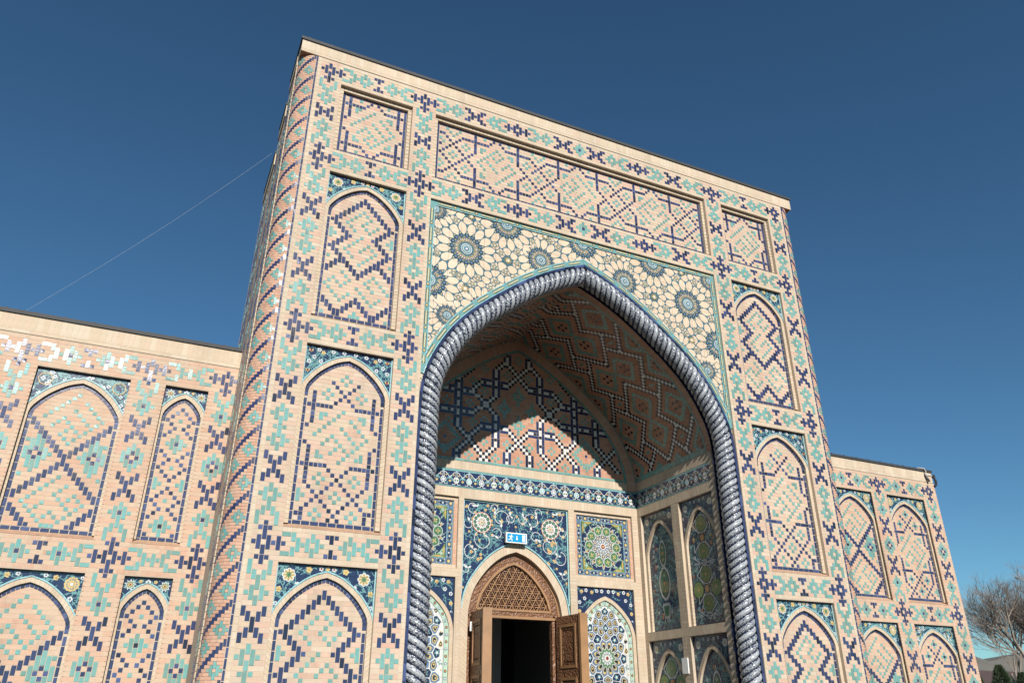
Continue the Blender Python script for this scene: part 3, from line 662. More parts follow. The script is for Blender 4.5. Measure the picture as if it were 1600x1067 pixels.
def rect_panel(F,j0,j1,jr0,jr1,field,F_rows=19):
    x0,x1=j0+3.5,j1-3.5; top=jr0+3.7; bot=jr1-4.5; d1,d2=1.0,1.9
    p=MB()
    p.poly([F(x0,top,0),F(x1,top,0),F(x1,top,-d1),F(x0,top,-d1)],'brick_soldier')
    p.poly([F(x0,top,0),F(x0,top,-d1),F(x0,bot+1,-d1),F(x0,bot+1,0)],'brick_soldier'); p.poly([F(x1,top,-d1),F(x1,top,0),F(x1,bot+1,0),F(x1,bot+1,-d1)],'brick_soldier')
    xi0,xi1,ti=x0+1.1,x1-1.1,top+1.1
    p.poly([F(xi0,ti,-d1),F(xi1,ti,-d1),F(xi1,ti,-d2),F(xi0,ti,-d2)],'brick_soldier')
    p.poly([F(xi0,ti,-d1),F(xi0,ti,-d2),F(xi0,bot,-d2),F(xi0,bot,-d1)],'brick_soldier'); p.poly([F(xi1,ti,-d2),F(xi1,ti,-d1),F(xi1,bot,-d1),F(xi1,bot,-d2)],'brick_soldier')
    sheet(p,F,x0,x1,top,bot+1,-d1-.1,'grout',[(xi0,xi1,ti,bot+1)])
    sheet(p,F,xi0,xi1,ti,bot,-d2-.04,'grout')
    p.poly([F(x0,bot,-d2+.02),F(x0,bot+1,.06),F(x1,bot+1,.06),F(x1,bot,-d2+.02)],'brick_sill')
    o=p.build('recessed_panel',B)
    F1=shf(F,-d1); F2=shf(F,-d2)
    x=x0
    while x<x1-.5: piece('brick',F1,x+.04,min(x+1.2,x1)-.04,top+.05,ti-.02,-.12,0,'brick_soldier',o,None,.03,.02); x+=1.2
    y=ti
    while y<bot-.3:
        piece('brick',F1,x0+.05,xi0-.02,y+.04,min(y+1.3,bot)-.04,-.12,0,'brick_soldier',o,None,.03,.02); piece('brick',F1,xi1+.02,x1-.05,y+.04,min(y+1.3,bot)-.04,-.12,0,'brick_soldier',o,None,.03,.02); y+=1.3
    c0=j0+6; nc=j1-j0-12+1; r0=jr0+6; e0,e1=c0-.5,c0+nc-.5-.0
    y=ti
    while y<bot-.2:
        h=min(3.4,bot-y)
        piece('navy_tile',F2,xi0+.05,e0-.05,y+.05,y+h-.05,-.1,.08,'navy',o,.3+R()*.6,.06,.03); piece('navy_tile',F2,e1+.05,xi1-.05,y+.05,y+h-.05,-.1,.08,'navy',o,.3+R()*.6,.06,.03); y+=3.4
    x=e0
    while x<e1-.3:
        w=min(2.4,e1-x)
        piece('navy_tile',F2,x+.05,x+w-.05,ti+.05,r0-.55,-.1,.08,'navy',o,.3+R()*.6,.06,.03); piece('navy_tile',F2,x+.05,x+w-.05,r0+F_rows-.5+.05,bot-.05,-.1,.08,'navy',o,.3+R()*.6,.06,.03); x+=w
    tl=[(c0+c,r0+r,w,h,k) for (c,r,w,h,k) in field]
    tiles(F2,tl,o); bricks(F2,c0,c0+nc-1,r0,r0+F_rows-1,tl,o)
    return o
def sill_heads(F,x0,x1,row,par,m='brick_sill'):
    x=x0
    while x<x1-.4: piece('brick',F,x+.07,min(x+1.25,x1)-.07,row-.5,row+.44,-.1,.10,m,par,None,.03,.02); x+=1.25

# ------------------------------------------------------------------ portal front
FP=facade(0)
LV=[2,32,82,132,182]; JC=[0,28,132,160]
PW=MB()
holes=[]
for a,b in ((0,1),(2,3)):
    for i in range(4): holes.append((JC[a]+3.5,JC[b]-3.5,LV[i]+3.7,LV[i+1]-3.5))
holes.append((31.5,128.5,5.7,28.5)); holes.append((31.5,128.5,35.7,190))
sheet(PW,FP,-4.2,164.2,-1.75,190,-.04,'grout',holes)
WALL=PW.build('portal_wall',B)
tl=[]
for i,r in enumerate(LV):
    tl+=sh(junction(False,True,i>0,True),JC[0],r)+sh(junction(True,i<2,i>0,True),JC[1],r)+sh(junction(i<2,True,i>0,True),JC[2],r)+sh(junction(True,False,i>0,True),JC[3],r)
    tl+=sh(band28(),0,r)+sh(band28(),132,r)
    if i<2: tl+=sh(band104(),28,r)
    if i<4:
        v=vband30() if i==0 else vband50()
        for c in JC: tl+=sh(v,c,r)
tl=[x for x in tl if x[1]+x[3]<190]
tiles(FP,tl,WALL)
def skipP(c,r):
    for h in holes:
        if h[0]<c<h[1] and h[2]<r+.3 and r-.3<h[3]: return True
    return c in (-3,163) or (c in (31,129) and r>35)
def unitP(c,r):
    for L in LV:
        if r in (L+3,L-3) and ((3<c<25) or (135<c<157) or (31<c<129 and L<40)): return True
    return False
bricks(FP,-3,163,-1,189,tl,WALL,skip=lambda c,r: skipP(c,r) or (r-3 in () ),unit=unitP)
for L in LV[1:]:
    for a,b in ((3.5,24.5),(135.5,156.5)): pass
for cx in (-3,31,129,163):
    y=-1.7 if cx in (-3,163) else 35.7
    while y<189:
        piece('brick',FP,cx-.5+.05,cx+.5-.05,y+.05,y+1.4-.05,-.12,0,'brick_soldier',WALL,None,.03,.02); y+=1.4
for x in (-4.15,163.55):
    y=-1.7
    while y<189: piece('navy_tile',FP,x+.03,x+.6-.03,y+.05,y+1.95,-.12,.05,'navy',WALL,.2+R()*.7,.06,.03); y+=2.0
PA=panelA(); PB=panelB(); PS=panelSQ()
for a,b in ((0,1),(2,3)):
    rect_panel(FP,JC[a],JC[b],2,32,PS)
    arch_panel(FP,JC[a],JC[b],32,82,PA,'rosette'); arch_panel(FP,JC[a],JC[b],82,132,PB,'tulip'); arch_panel(FP,JC[a],JC[b],132,182,PA,'rosette')
rect_panel(FP,28,132,2,32,panelLong())

# ------------------------------------------------------------------ main arch
C0=catmull([(0,44.3),(9.3,48.3),(18.7,53.9),(26.3,59.7),(33.1,65.4),(38.3,70.7),(42.3,76.3),(46.0,83.4),(47.9,89.6),(48.45,95.5)],5)+[(48.45,101),(48.45,190)]
C1=offset(C0,.8); C2=offset(C0,4.8); CR=offset(C0,3.05)
# large spandrel
spd=.9
def hinv(C,dx):
    for i in range(1,len(C)):
        if dx<=C[i][0]: q,w_=C[i-1],C[i]; t=(dx-q[0])/max(w_[0]-q[0],1e-9); return q[1]+t*(w_[1]-q[1])
    return 95.0
p=MB()
p.poly([FP(31.5,35.7,0),FP(128.5,35.7,0),FP(128.5,35.7,-spd),FP(31.5,35.7,-spd)],'brick_soldier')
p.poly([FP(31.5,35.7,0),FP(31.5,35.7,-spd),FP(31.5,190,-spd),FP(31.5,190,0)],'brick_soldier'); p.poly([FP(128.5,35.7,-spd),FP(128.5,35.7,0),FP(128.5,190,0),FP(128.5,190,-spd)],'brick_soldier')
SPO=p.build('spandrel_recess',B)
GRND=lambda x,y: 31.5<x<128.5 and y>35.7 and y<hinv(C0,abs(x-80))
def strip_in(x,y,m): return 31.5+m<x<128.5-m and y>35.7+m and y<min(hinv(C0,min(abs(x-80)+m,48.4)),hinv(C0,abs(x-80))-m*.9)
s=Mos(FP,-spd,lambda x,y: 24.8<x<135.2 and y>29.4 and y<hinv(C0,min(abs(x-80),48.4))-.05)
rs=resample(C0[:-2],1.0)
for i in range(len(rs)-1):
    for sg in (1,-1):
        pp=[FP(80+sg*rs[i][0],35.7,-spd),FP(80+sg*rs[i][0],rs[i][1],-spd),FP(80+sg*rs[i+1][0],rs[i+1][1],-spd),FP(80+sg*rs[i+1][0],35.7,-spd)]
        s.mb.poly(pp if sg>0 else pp[::-1],'m_cream')
# centres of the big sun stars, both sides
ROS=[]
for dx,row,rad in ((37.2,48.8,6.2),(25.0,37.2,6.0),(47.3,61.0,5.9),(46.8,38.3,4.2),(0,36.9,6.0),(14.2,46.4,5.2),(42.0,70.5,3.6),(32.5,65.8,4.0)):
    for sg in (1,-1):
        if dx==0 and sg<0: continue
        ROS.append((80+sg*dx,row,rad))
SMALL=[(80+sg*dx,row,1.5) for dx,row in ((24.6,49.2),(37.2,61.3),(36.0,37.6),(12.6,37.7)) for sg in (1,-1)]
random.seed(11); pts=[]; kind=[]
def far(x,y,d): return all((x-a)**2+(y-b)**2>=d*d for a,b in pts)
for (x,y,r_) in ROS:
    for j in range(16):
        a=6.2832*(j+.5)/16; q=(x+(r_+1.25)*math.sin(a),y+(r_+1.25)*math.cos(a))
        if far(*q,1.3): pts.append(q); kind.append('petal')
    for j in range(16):
        a=6.2832*j/16; q=(x+(r_+3.0)*math.sin(a),y+(r_+3.0)*math.cos(a))
        if far(*q,1.5): pts.append(q); kind.append('star' if j%2 else 'petal')
for (x,y,r_) in SMALL: pts.append((x,y)); kind.append('small')
for t in range(26000):
    x=31+R()*98; y=35+R()*56
    if not GRND(x,y): continue
    if any((x-a)**2+(y-b)**2<(c+1.9)**2 for a,b,c in ROS) or any((x-a)**2+(y-b)**2<(c+1.2)**2 for a,b,c in SMALL): continue
    if far(x,y,1.8):
        st_=all(kk!='star' or (x-a)**2+(y-b)**2>2.45**2 for (a,b),kk in zip(pts,kind)); pts.append((x,y)); kind.append('star' if st_ else 'petal')
def cellfn(i,c,poly):
    x,y=c
    if any((x-a)**2+(y-b)**2<(cc+.3)**2 for a,b,cc in ROS): return
    s.P(rounded(poly,1.0,.02),'deepteal',0.3)
    if kind[i]=='petal': s.P(rounded(poly,.90,.27),'cream',1.2)
    elif kind[i]=='star':
        ph=R()*6.28; s.P(rounded(poly,.90,.2),'cream',1.2)
        s.star(x,y,1.42,.64,5,'deepteal',2,ph); s.star(x,y,1.08,.46,5,'yellow',3,ph); s.star(x,y,.75,.34,5,'deepteal',3.6,ph); s.disc(x,y,.3,'cream',4.4,6)
voronoi(s,pts,None,cellfn)
for x,y,r_ in SMALL:
    s.star(x,y,1.75,.7,10,'dark',2); s.star(x,y,1.4,.5,10,'yellow',3); s.disc(x,y,.4,'white',4,8); 
for x,y,r_ in ROS:
    s.star(x,y,r_,r_*.74,16,'deepteal',2); s.star(x,y,r_*.90,r_*.62,16,'yellow',3); s.disc(x,y,r_*.62,'deepteal',3.6,24)
    for j in range(32):
        a=6.2832*j/32; s.leaf(x+r_*.33*math.sin(a),y-r_*.33*math.cos(a),math.atan2(-math.cos(a),math.sin(a)),r_*.29,r_*.036,'gold' if j%2 else 'yellow',3.9)
    for j in range(16):
        a=6.2832*j/16; b_=a+6.2832/32
        s.disc(x+r_*.70*math.sin(a),y-r_*.70*math.cos(a),r_*.11,'dark',4,8); s.disc(x+r_*.70*math.sin(a),y-r_*.70*math.cos(a),r_*.066,'slate',5,7)
        s.leaf(x+r_*.40*math.sin(b_),y-r_*.40*math.cos(b_),math.atan2(-math.cos(b_),math.sin(b_)),r_*.22,r_*.045,'red',4)
        s.leaf(x+r_*.43*math.sin(b_),y-r_*.43*math.cos(b_),math.atan2(-math.cos(b_),math.sin(b_)),r_*.14,r_*.025,'white',5)
        s.rib([(x+r_*.36*math.sin(a),y-r_*.36*math.cos(a)),(x+r_*.56*math.sin(a),y-r_*.56*math.cos(a))],.09,'dark',4)
    s.disc(x,y,r_*.27,'white',6,16); s.disc(x,y,r_*.235,'slate',7,14); s.disc(x,y,r_*.19,'pale',8,12); s.disc(x,y,r_*.14,'slate',9,10); s.disc(x,y,r_*.06,'white',10,6)
# border band with cartouches round the spandrel
s.ins=lambda x,y: True
def cart_run(P0,P1,n_w=1.45):
    """band between two points with alternating cartouches and dots"""
    dx,dy=P1[0]-P0[0],P1[1]-P0[1]; L=math.hypot(dx,dy); ux,uy=dx/L,dy/L; t=.8; k=0
    def at(a,b): return (P0[0]+ux*a-uy*b,P0[1]+uy*a+ux*b)
    while t<L-1:
        if k%2: 
            c=at(t,0); s.disc(c[0],c[1],.46,'dark',12,8); s.disc(c[0],c[1],.33,'yellow',13,7); t+=1.25
        else:
            e=min(4.6,L-t-.4)
            if e<1.5: break
            for wd,cc,l in ((.44,'dark',12),(.28,'gold',13),(.13,'pale',14)):
                q=[at(t+.5,wd),at(t,0),at(t+.5,-wd),at(t+e-.5,-wd),at(t+e,0),at(t+e-.5,wd)]; s.P(q,cc,l)
            t+=e+.55
        k+=1
quad(s.mb,FP,31.5,128.5,35.7,37.2,-spd+.31,'m_teal'); s.rib([(33,37.2),(127,37.2)],.14,'sky',12); cart_run((33,36.45),(128,36.45))
for xa in (31.5,127.0):
    xm=xa+.75; quad(s.mb,FP,xa,xa+1.5,37.2,88,-spd+.31,'m_teal'); cart_run((xm,37.4),(xm,86)); s.rib([(xa+(1.5 if xa<80 else 0),37.2),(xa+(1.5 if xa<80 else 0),86)],.14,'sky',12)
CA=resample(C0[:-2],1.4)
def normal_at(C,i):
    a=C[max(i-1,0)]; b=C[min(i+1,len(C)-1)]; L=math.hypot(b[0]-a[0],b[1]-a[1]); return ((b[1]-a[1])/L,-(b[0]-a[0])/L)
for i in range(len(CA)-1):
    if CA[i][1]>87: break
    n0=normal_at(CA,i) if i else (0,-1.15); n1=normal_at(CA,i+1)
    for sg in (1,-1):
        def pt(c,n,d): return FP(max(31.5,min(128.5,80+sg*(c[0]+n[0]*d))),c[1]+n[1]*d,-spd+.33)
        pp=[pt(CA[i],n0,0),pt(CA[i+1],n1,0),pt(CA[i+1],n1,1.7),pt(CA[i],n0,1.7)]
        if ((pp[1]-pp[0]).cross(pp[2]-pp[1])).dot(FP.n)<0: pp=pp[::-1]
        s.mb.poly(pp,'m_teal')
        for d0,d1_,cc in ((0,.16,'m_sky'),(1.56,1.72,'m_sky')):
            pp=[pt(CA[i],n0,d0)+FP.n*.03,pt(CA[i+1],n1,d0)+FP.n*.03,pt(CA[i+1],n1,d1_)+FP.n*.03,pt(CA[i],n0,d1_)+FP.n*.03]
            if ((pp[1]-pp[0]).cross(pp[2]-pp[1])).dot(FP.n)<0: pp=pp[::-1]
            s.mb.poly(pp,cc)
CB=resample(C0[:-2],5.75)
for i in range(len(CB)-1):
    if CB[i][1]>84: break
    for sg in (1,-1):
        n0=normal_at(CB,i) if i else (.45,-.89); n1=normal_at(CB,i+1)
        a=(80+sg*(CB[i][0]+n0[0]*.9),CB[i][1]+n0[1]*.9); b=(80+sg*(CB[i+1][0]+n1[0]*.9),CB[i+1][1]+n1[1]*.9)
        cart_run(a,b)
s.mb.build('mosaic_spandrel',SPO)
# blue edging strip of the opening, long glazed tiles
e=MB(); voussoirs(e,FP,80,C0,C1,-5.2,-.35,'navy',3.6,.015,.05); 
tag(e.build('glazed_edging',B),'long navy glazed tiles edging the great arch')
# niche that holds the rope: side, back and edge of the reveal
e=MB(); extrude(e,FP,80,C1,-.4,-5.0,'navy',2.0,False,.3)
voussoirs(e,FP,80,C1,C2,-5.6,-5.0,'navy',2.2,.02,.03)
e.build('rope_niche',B)
# ------------------------------------------------------------------ rope moulding
def rope():
    P=resample(CR,.24); n=len(P); NT=32; L=7.6; NS=4
    vs=[];fs=[];uvs=[]
    for sg in (1,-1):
        base=len(vs); s_=0
        for i in range(n):
            a=P[max(i-1,0)]; b=P[min(i+1,n-1)]; tl_=math.hypot(b[0]-a[0],b[1]-a[1]); tx,ty=(b[0]-a[0])/tl_,(b[1]-a[1])/tl_
            if i==0: tx,ty=tx,ty
            nx,ny=ty,-tx         # outward from the opening
            if i: s_+=math.hypot(P[i][0]-P[i-1][0],P[i][1]-P[i-1][1])
            for j in range(NT+1):
                th=2*math.pi*j/NT
                ac=NS*(th/(2*math.pi)-s_/L)+.0
                fr=ac%1.0
                q=max(0.0,1-((fr-.56)/.46)**2)
                r_=1.92+.80*math.sqrt(q)
                du=math.cos(th)*r_; dw=math.sin(th)*r_
                x=80+sg*max(-.02,P[i][0]+nx*du) if i<14 else 80+sg*(P[i][0]+nx*du); y=P[i][1]+ny*du
                vs.append(FP(x,y,-2.0+dw)); uvs.append((ac+300,th*2.0*.93+s_*.37))
        for i in range(n-1):
            for j in range(NT):
                a=base+i*(NT+1)+j; b=a+1; c=a+NT+2; d=a+NT+1
                fs.append((a,b,c,d) if sg<0 else (a,d,c,b))
    me=bpy.data.meshes.new('rope_moulding'); me.from_pydata([tuple(v) for v in vs],[],fs); me.materials.append(M['rope'])
    uv=me.uv_layers.new(name='UVMap'); buf=[]
    for f_ in fs:
        for v in f_: buf.extend(uvs[v])
    uv.data.foreach_set('uv',buf); me.polygons.foreach_set('use_smooth',[True]*len(fs)); me.update()
    o=bpy.data.objects.new('rope_moulding',me); COL.objects.link(o); o.parent=B; tag(o,'blue and white glazed twisted rope moulding round the great arch'); return o
rope()

# ------------------------------------------------------------------ vault of the porch
YF,YB=5.0,46.0
XR=123.65; XL=160-XR
C2c=[q for q in C2 if q[1]<94.0]; C2c.append((XR-80,94.0))
CL=[0]
for i in range(1,len(C2c)): CL.append(CL[-1]+math.hypot(C2c[i][0]-C2c[i-1][0],C2c[i][1]-C2c[i-1][1]))
ARC=CL[-1]
def arcpt(s_):
    s_=max(0,min(ARC,s_))
    for i in range(1,len(CL)):
        if s_<=CL[i]+1e-9:
            t=(s_-CL[i-1])/(CL[i]-CL[i-1]); a,b=C2c[i-1],C2c[i]; L=CL[i]-CL[i-1]
            return a[0]+t*(b[0]-a[0]),a[1]+t*(b[1]-a[1]),-(b[1]-a[1])/L,(b[0]-a[0])/L
def vaultF(sg):
    def fn(a,b,w):      # a: depth y, b: arc length from the crown, w: out of the surface into the porch
        dx,row,nx,ny=arcpt(b); return W(80+sg*(dx+nx*w),a,row+ny*w)
    return Cu(fn)
cell=.92
def vault_colour(i,j):
    # i along depth, j down the arc, in cells; lattice of paired diamonds
    y=YF+3.2+(i+.5)*cell; a=(j+.5)*cell
    best=99; bc=None
    P_=18.4
    for gy in range(-1,4):
        for ga in range(-1,5):
            cy_=7.6+gy*P_; ca=11.5+ga*P_ - P_*0
            vert=(gy+ga)%2==1
            for s_ in (-5,5):
                my,ma=(cy_,ca+s_) if vert else (cy_+s_,ca)
                d=abs(y-my)+abs(a-ma)
                if d<best: best=d; bc=(y-my,a-ma)
    d=best
    q=int(round(d/cell))
    if d<3: return 'K' if (.45<abs(bc[0])<1.38 and .45<abs(bc[1])<1.38) else None
    if 3.9<=d<5.6: return 'T'
    if 8.75<=d<9.67: return 'W'
    if 7.83<=d<10.59: return 'K'
    if d>12.6: return 'T'
    return None
VM={'T':'turq','W':'white','K':'black'}
for sg in (1,-1):
    F=vaultF(sg); g=MB(); k=MB(); k2=MB()
    n=40
    for i in range(n):
        a0,a1=ARC*i/n,ARC*(i+1)/n
        for (ya,yb,m) in ((YF,YB,'grout'),):
            pp=[F(ya,a0,-.05),F(yb,a0,-.05),F(yb,a1,-.05),F(ya,a1,-.05)]
            if sg>0: pp=pp[::-1]
            g.poly(pp,m)
    o=g.build('porch_vault',B)
    def fr(mb_,y0,y1,a0,a1,w,m,r):
        pp=[F(y0,a0,0-.06),F(y1,a0,-.06),F(y1,a1,-.06),F(y0,a1,-.06),F(y0+.03,a0+.03,w),F(y1-.03,a0+.03,w),F(y1-.03,a1-.03,w),F(y0+.03,a1-.03,w)]
        if sg>0: pp=pp[:4][::-1]+pp[4:][::-1]
        mb_.hexa(pp,m,r)
    # plain brick rims front and back, turquoise lines
    a=0; 
    while a<ARC-.5:
        a1=min(a+1.15,ARC)
        fr(k,YF,YF+2.4,a,a1-.04,.05,'brick_pink',R()); a=a1
    a=0
    while a<ARC-.5:
        a1=min(a+2.6,ARC)
        fr(k2,YF+2.45,YF+3.15,a,a1-.05,.07,'turq',R()); fr(k2,YB-.8,YB-.1,a,a1-.05,.07,'turq',R()); a=a1
    tag(k.build('vault_rim',o),kind='stuff'); tag(k2.build('turquoise_edging',o),kind='stuff')
    ny=int((YB-.85-YF-3.2)/cell); na=int((ARC-1.0)/cell)
    tt={c:MB() for c in 'TWK'}; bb=MB()
    for j in range(na):
        i=0
        while i<ny:
            c=vault_colour(i,j); i2=i+1
            if c is None:
                while i2<ny and i2-i<3 and vault_colour(i2,j) is None: i2+=1
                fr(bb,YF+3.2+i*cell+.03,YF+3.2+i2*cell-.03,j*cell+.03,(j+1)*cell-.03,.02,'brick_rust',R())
            else:
                if c=='T':
                    while i2<ny and i2-i<2 and vault_colour(i2,j)=='T': i2+=1
                fr(tt[c],YF+3.2+i*cell+.02,YF+3.2+i2*cell-.02,j*cell+.02,(j+1)*cell-.02,.06,VM[c],R())
            i=i2
    y=YF+3.2
    while y<YB-1.2: fr(tt['T'],y+.03,min(y+2.4,YB-.85)-.03,na*cell+.03,ARC-.02,.06,'turq',R()); y+=2.4
    tag(bb.build('brick',o),kind='stuff'); tag(tt['T'].build('turquoise_tile',o),kind='stuff'); tag(tt['W'].build('white_tile',o),kind='stuff'); tag(tt['K'].build('black_tile',o),kind='stuff')

# ------------------------------------------------------------------ back wall of the porch
FB=facade(YB)
g=MB()
sq=[(38.6,60.3,105.4,126.3),(99.7,121.4,105.4,126.3)]
ap=[(39.6,60.0,128.7,176),(100.0,120.4,128.7,176)]
ct=(62.0,97.6,105.7,190)
sheet(g,FB,XL-.5,XR+.5,42,190,-.04,'grout',sq+ap+[ct])
BW=g.build('porch_back_wall',B)
# tympanum
C3=offset(C2,.01); C3b=offset(C2,3.3); C4=offset(C2,4.05)
cut=lambda C,r: [q for q in C if q[1]<r]+[(C[-1][0],r)]
e=MB(); voussoirs(e,FB,80,cut(C2,97),cut(C3b,97),-.1,.45,'brick_pink',1.2,.03,.02); strip(e,FB,80,cut(C2,97),cut(C3b,97),.35,'grout')
e.build('tympanum_arch_band',BW)
e=MB(); voussoirs(e,FB,80,cut(C3b,94.6),cut(C4,94.6),-.1,.25,'turq',2.4,.02,.03); tag(e.build('tympanum_tile_edging',BW),kind='stuff')
seg=[]  # strapwork: ('v',x,r0,r1) ('h',r,x0,x1) ('d',x0,r0,x1,r1)
def sym(l):
    o=[]
    for q in l:
        o.append(q)
        if q[0]=='v': o.append(('v',-q[1],q[2],q[3]))
        elif q[0]=='h': o.append(('h',q[1],-q[3],-q[2]))
        else: o.append(('d',-q[1],q[2],-q[3],q[4]))
    return o
seg=sym([('v',8,12,21),('v',8,28,38),('v',21,17,33),('v',29,24,33),('v',4,40,44),('v',21,41,44),('h',17,4,13),('h',32,4,13),('h',21,16,26),('h',28,16,38),
 ('d',4,17,-4,9),('d',13,17,16,20),('v',4,6,8),('d',8,21,12,25),('d',12,25,16,28),('d',8,28,12,24),('d',12,24,16,21),('d',4,32,-4,40),('d',13,32,21,41),('d',21,33,12,42),('d',12,42,10,44),('d',8,38,14,44),('d',29,33,37,41),('d',37,33,29,41),('v',29,41,44),('h',36,38,44),('d',8,12,4,8),('d',21,17,17,13)])
tm={}
for q in seg:
    if q[0]=='v':
        for r_ in range(q[2],q[3]+1):
            tm.setdefault((q[1],r_),'W' if r_%3 else 'K'); tm[(q[1]-1,r_)]='N'; tm[(q[1]+1,r_)]='N'
for q in seg:
    if q[0]=='h':
        for x in range(q[2],q[3]+1):
            if tm.get((x,q[1])) is None: tm[(x,q[1])]='W' if x%3 else 'K'
            for d in (-1,1):
                if tm.get((x,q[1]+d)) is None: tm[(x,q[1]+d)]='N'
for q in seg:
    if q[0]=='d':
        n=max(abs(q[3]-q[1]),abs(q[4]-q[2]))
        for i in range(n+1):
            x=round(q[1]+(q[3]-q[1])*i/n); r_=round(q[2]+(q[4]-q[2])*i/n)
            tm[(x,r_)]='W'
for q in seg:
    if q[0]=='d':
        n=max(abs(q[3]-q[1]),abs(q[4]-q[2]))
        for i in range(n+1):
            x=round(q[1]+(q[3]-q[1])*i/n); r_=round(q[2]+(q[4]-q[2])*i/n)
            for d in (-1,1):
                if (x+d,r_) not in tm: tm[(x+d,r_)]='K'
def petal(x,r_): return [((x,r_-1),'T'),((x-1,r_),'T'),((x+1,r_),'T'),((x,r_+1),'T')]
for x,r_ in ((17,25),(25,25),(16,17),(12,20),(12,30),(0,7),(4,13),(12,12),(12,37),(4,37),(8,42),(0,42),(17,42),(16,31),(25,41),(24,32),(33,25),(24,20)):
    for sg in (1,-1):
        for c,kk in petal(sg*x,r_): tm.setdefault(c,kk)
def bigf(x,r_):
    for a,b in ((0,-3),(0,-2),(0,2),(0,3),(-1,-1),(-1,0),(-1,1),(1,-1),(1,0),(1,1),(-2,0),(2,0),(0,-1) ,(0,1)): tm[(x+a,r_+b)]='T'
bigf(0,20); bigf(-5,25); bigf(5,25); bigf(0,30)
for sg in (1,-1):
    for a in range(-6,7):
        for b in range(-6,7):
            d=abs(a)+abs(b)
            if d in (4,5): tm.setdefault((sg*25+a,37+b),'T')
    tm[(sg*25,37)]='N'
TY=[]; done=set()
for (x,r_) in sorted(tm):
    kk=tm[(x,r_)]
    if (x,r_) in done or not(abs(x)<halfw(C4,50+r_-.4)+.4 and 50+r_<94): continue
    w=h=1
    if kk=='N':
        while h<4 and tm.get((x,r_+h))=='N' and (x,r_+h) not in done and 50+r_+h<94: h+=1
        if h==1:
            while w<4 and tm.get((x+w,r_))=='N' and (x+w,r_) not in done: w+=1
    done|={(x+a,r_+b) for a in range(w) for b in range(h)}
    TY.append((80+x,50+r_,w,h,kk))
tiles(FB,TY,BW,-.12,.05)
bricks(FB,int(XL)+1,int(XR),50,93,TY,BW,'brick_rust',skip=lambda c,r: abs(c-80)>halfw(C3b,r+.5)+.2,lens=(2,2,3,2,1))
y=94.1
x=XL
while x<XR-1: piece('turquoise_tile',FB,x+.03,min(x+2.5,XR)-.03,93.55,94.3,-.1,.1,'turq',BW,R(),.05,.02); x+=2.5
def soldiers(F,x0,x1,r0,r1,par,step=1.12,m='brick_soldier',w=0.0):
    x=x0
    while x<x1-.3:
        piece('brick',F,x+.03,min(x+step,x1)-.03,r0+.04,r1-.04,-.12,w,m,par,None,.03,.02); x+=step
soldiers(FB,XL,XR,94.35,97.0,BW); soldiers(FB,XL,XR,102.6,105.4,BW)
def frieze(F,x0,x1,name_par,dep=0.0):
    s=Mos(F,-dep)
    quad(s.mb,F,x0,x1,97.0,102.6,-dep,'m_navy')
    for a,b,c in ((97.0,97.55,'teal'),(97.55,97.68,'sky'),(102.2,102.6,'teal')): quad(s.mb,F,x0,x1,a,b,-dep+.03,'m_'+c)
    per=4.15; n=int((x1-x0)/per); per=(x1-x0)/n
    for i in range(n):
        c=x0+(i+.5)*per; h=per/2
        for t in range(7):
            xx=x0+i*per+R()*per; s.leaf(xx,98.2+R()*3.6,R()*6.28,.9,.2,'teal',1)
        for sg in (-1,1):
            s.rib([(c,98.05),(c+sg*.8,98.35),(c+sg*1.25,98.95),(c+sg*h,99.7)],.2,'white',2)
            s.rib([(c+sg*.18,98.3),(c+sg*.22,99.6),(c+sg*.7,100.1)],.16,'white',2); s.rib([(c+sg*.35,101.3),(c+sg*.35,101.85),(c+sg*1.3,101.95)],.17,'white',2)
            s.flower(c+sg*.85,99.1,.3,5,'yellow','orange',2); s.leaf(c+sg*1.2,100.6,-1.57+sg*.5,1.3,.28,'teal',1)
        s.disc(c,97.98,.3,'sky',3,7)
        kind_=i%3
        s.disc(c,100.6,.95,'white',2,12)
        if kind_==0: s.disc(c,100.6,.72,'sky',3,10); s.star(c,100.6,.6,.2,6,'white',4)
        elif kind_==1:
            for j in range(6): s.disc(c+.58*math.cos(j*1.047),100.6+.58*math.sin(j*1.047),.22,'slate',3,6)
        else: s.disc(c-.4,100.6,.3,'green',3,7); s.disc(c+.4,100.6,.3,'green',3,7)
        s.flower(c+h,100.9,.42,5,'yellow','gold',2); s.leaf(c+h,100.4,-1.57,1.1,.3,'sky',2)
    p_=s.mb
    p_.poly([F(x0,97,0),F(x1,97,0),F(x1,97,-dep),F(x0,97,-dep)],'brick_soldier')
    return p_.build('tile_frieze',name_par)
frieze(FB,XL,XR,BW)
def inrect(c,r,h,m=.3): return h[0]-m<c<h[1]+m and h[2]-m<r<h[3]+m
def skipB(c,r):
    return any(inrect(c,r,h) for h in sq+ap+[ct])
FBb=Fr(FB.O+FB.u*0,FB.u,FB.v,FB.n)
bricks(FB,37,123,106,189,[],BW,'brick_soldier',skip=skipB,lens=(3,4,2,3))
soldiers(FB,38.6,60.3,126.35,128.65,BW); soldiers(FB,99.7,121.4,126.35,128.65,BW)
def reveal(mb_,F,h,d,m='brick_soldier',w=0.0,bottom=True):
    x0,x1,r0,r1=h
    mb_.poly([F(x0,r0,w),F(x1,r0,w),F(x1,r0,w-d),F(x0,r0,w-d)],m,R())
    mb_.poly([F(x0,r0,w),F(x0,r0,w-d),F(x0,r1,w-d),F(x0,r1,w)],m,R()); mb_.poly([F(x1,r0,w-d),F(x1,r0,w),F(x1,r1,w),F(x1,r1,w-d)],m,R())
    if bottom: mb_.poly([F(x0,r1,w-d),F(x1,r1,w-d),F(x1,r1,w),F(x0,r1,w)],m,R())
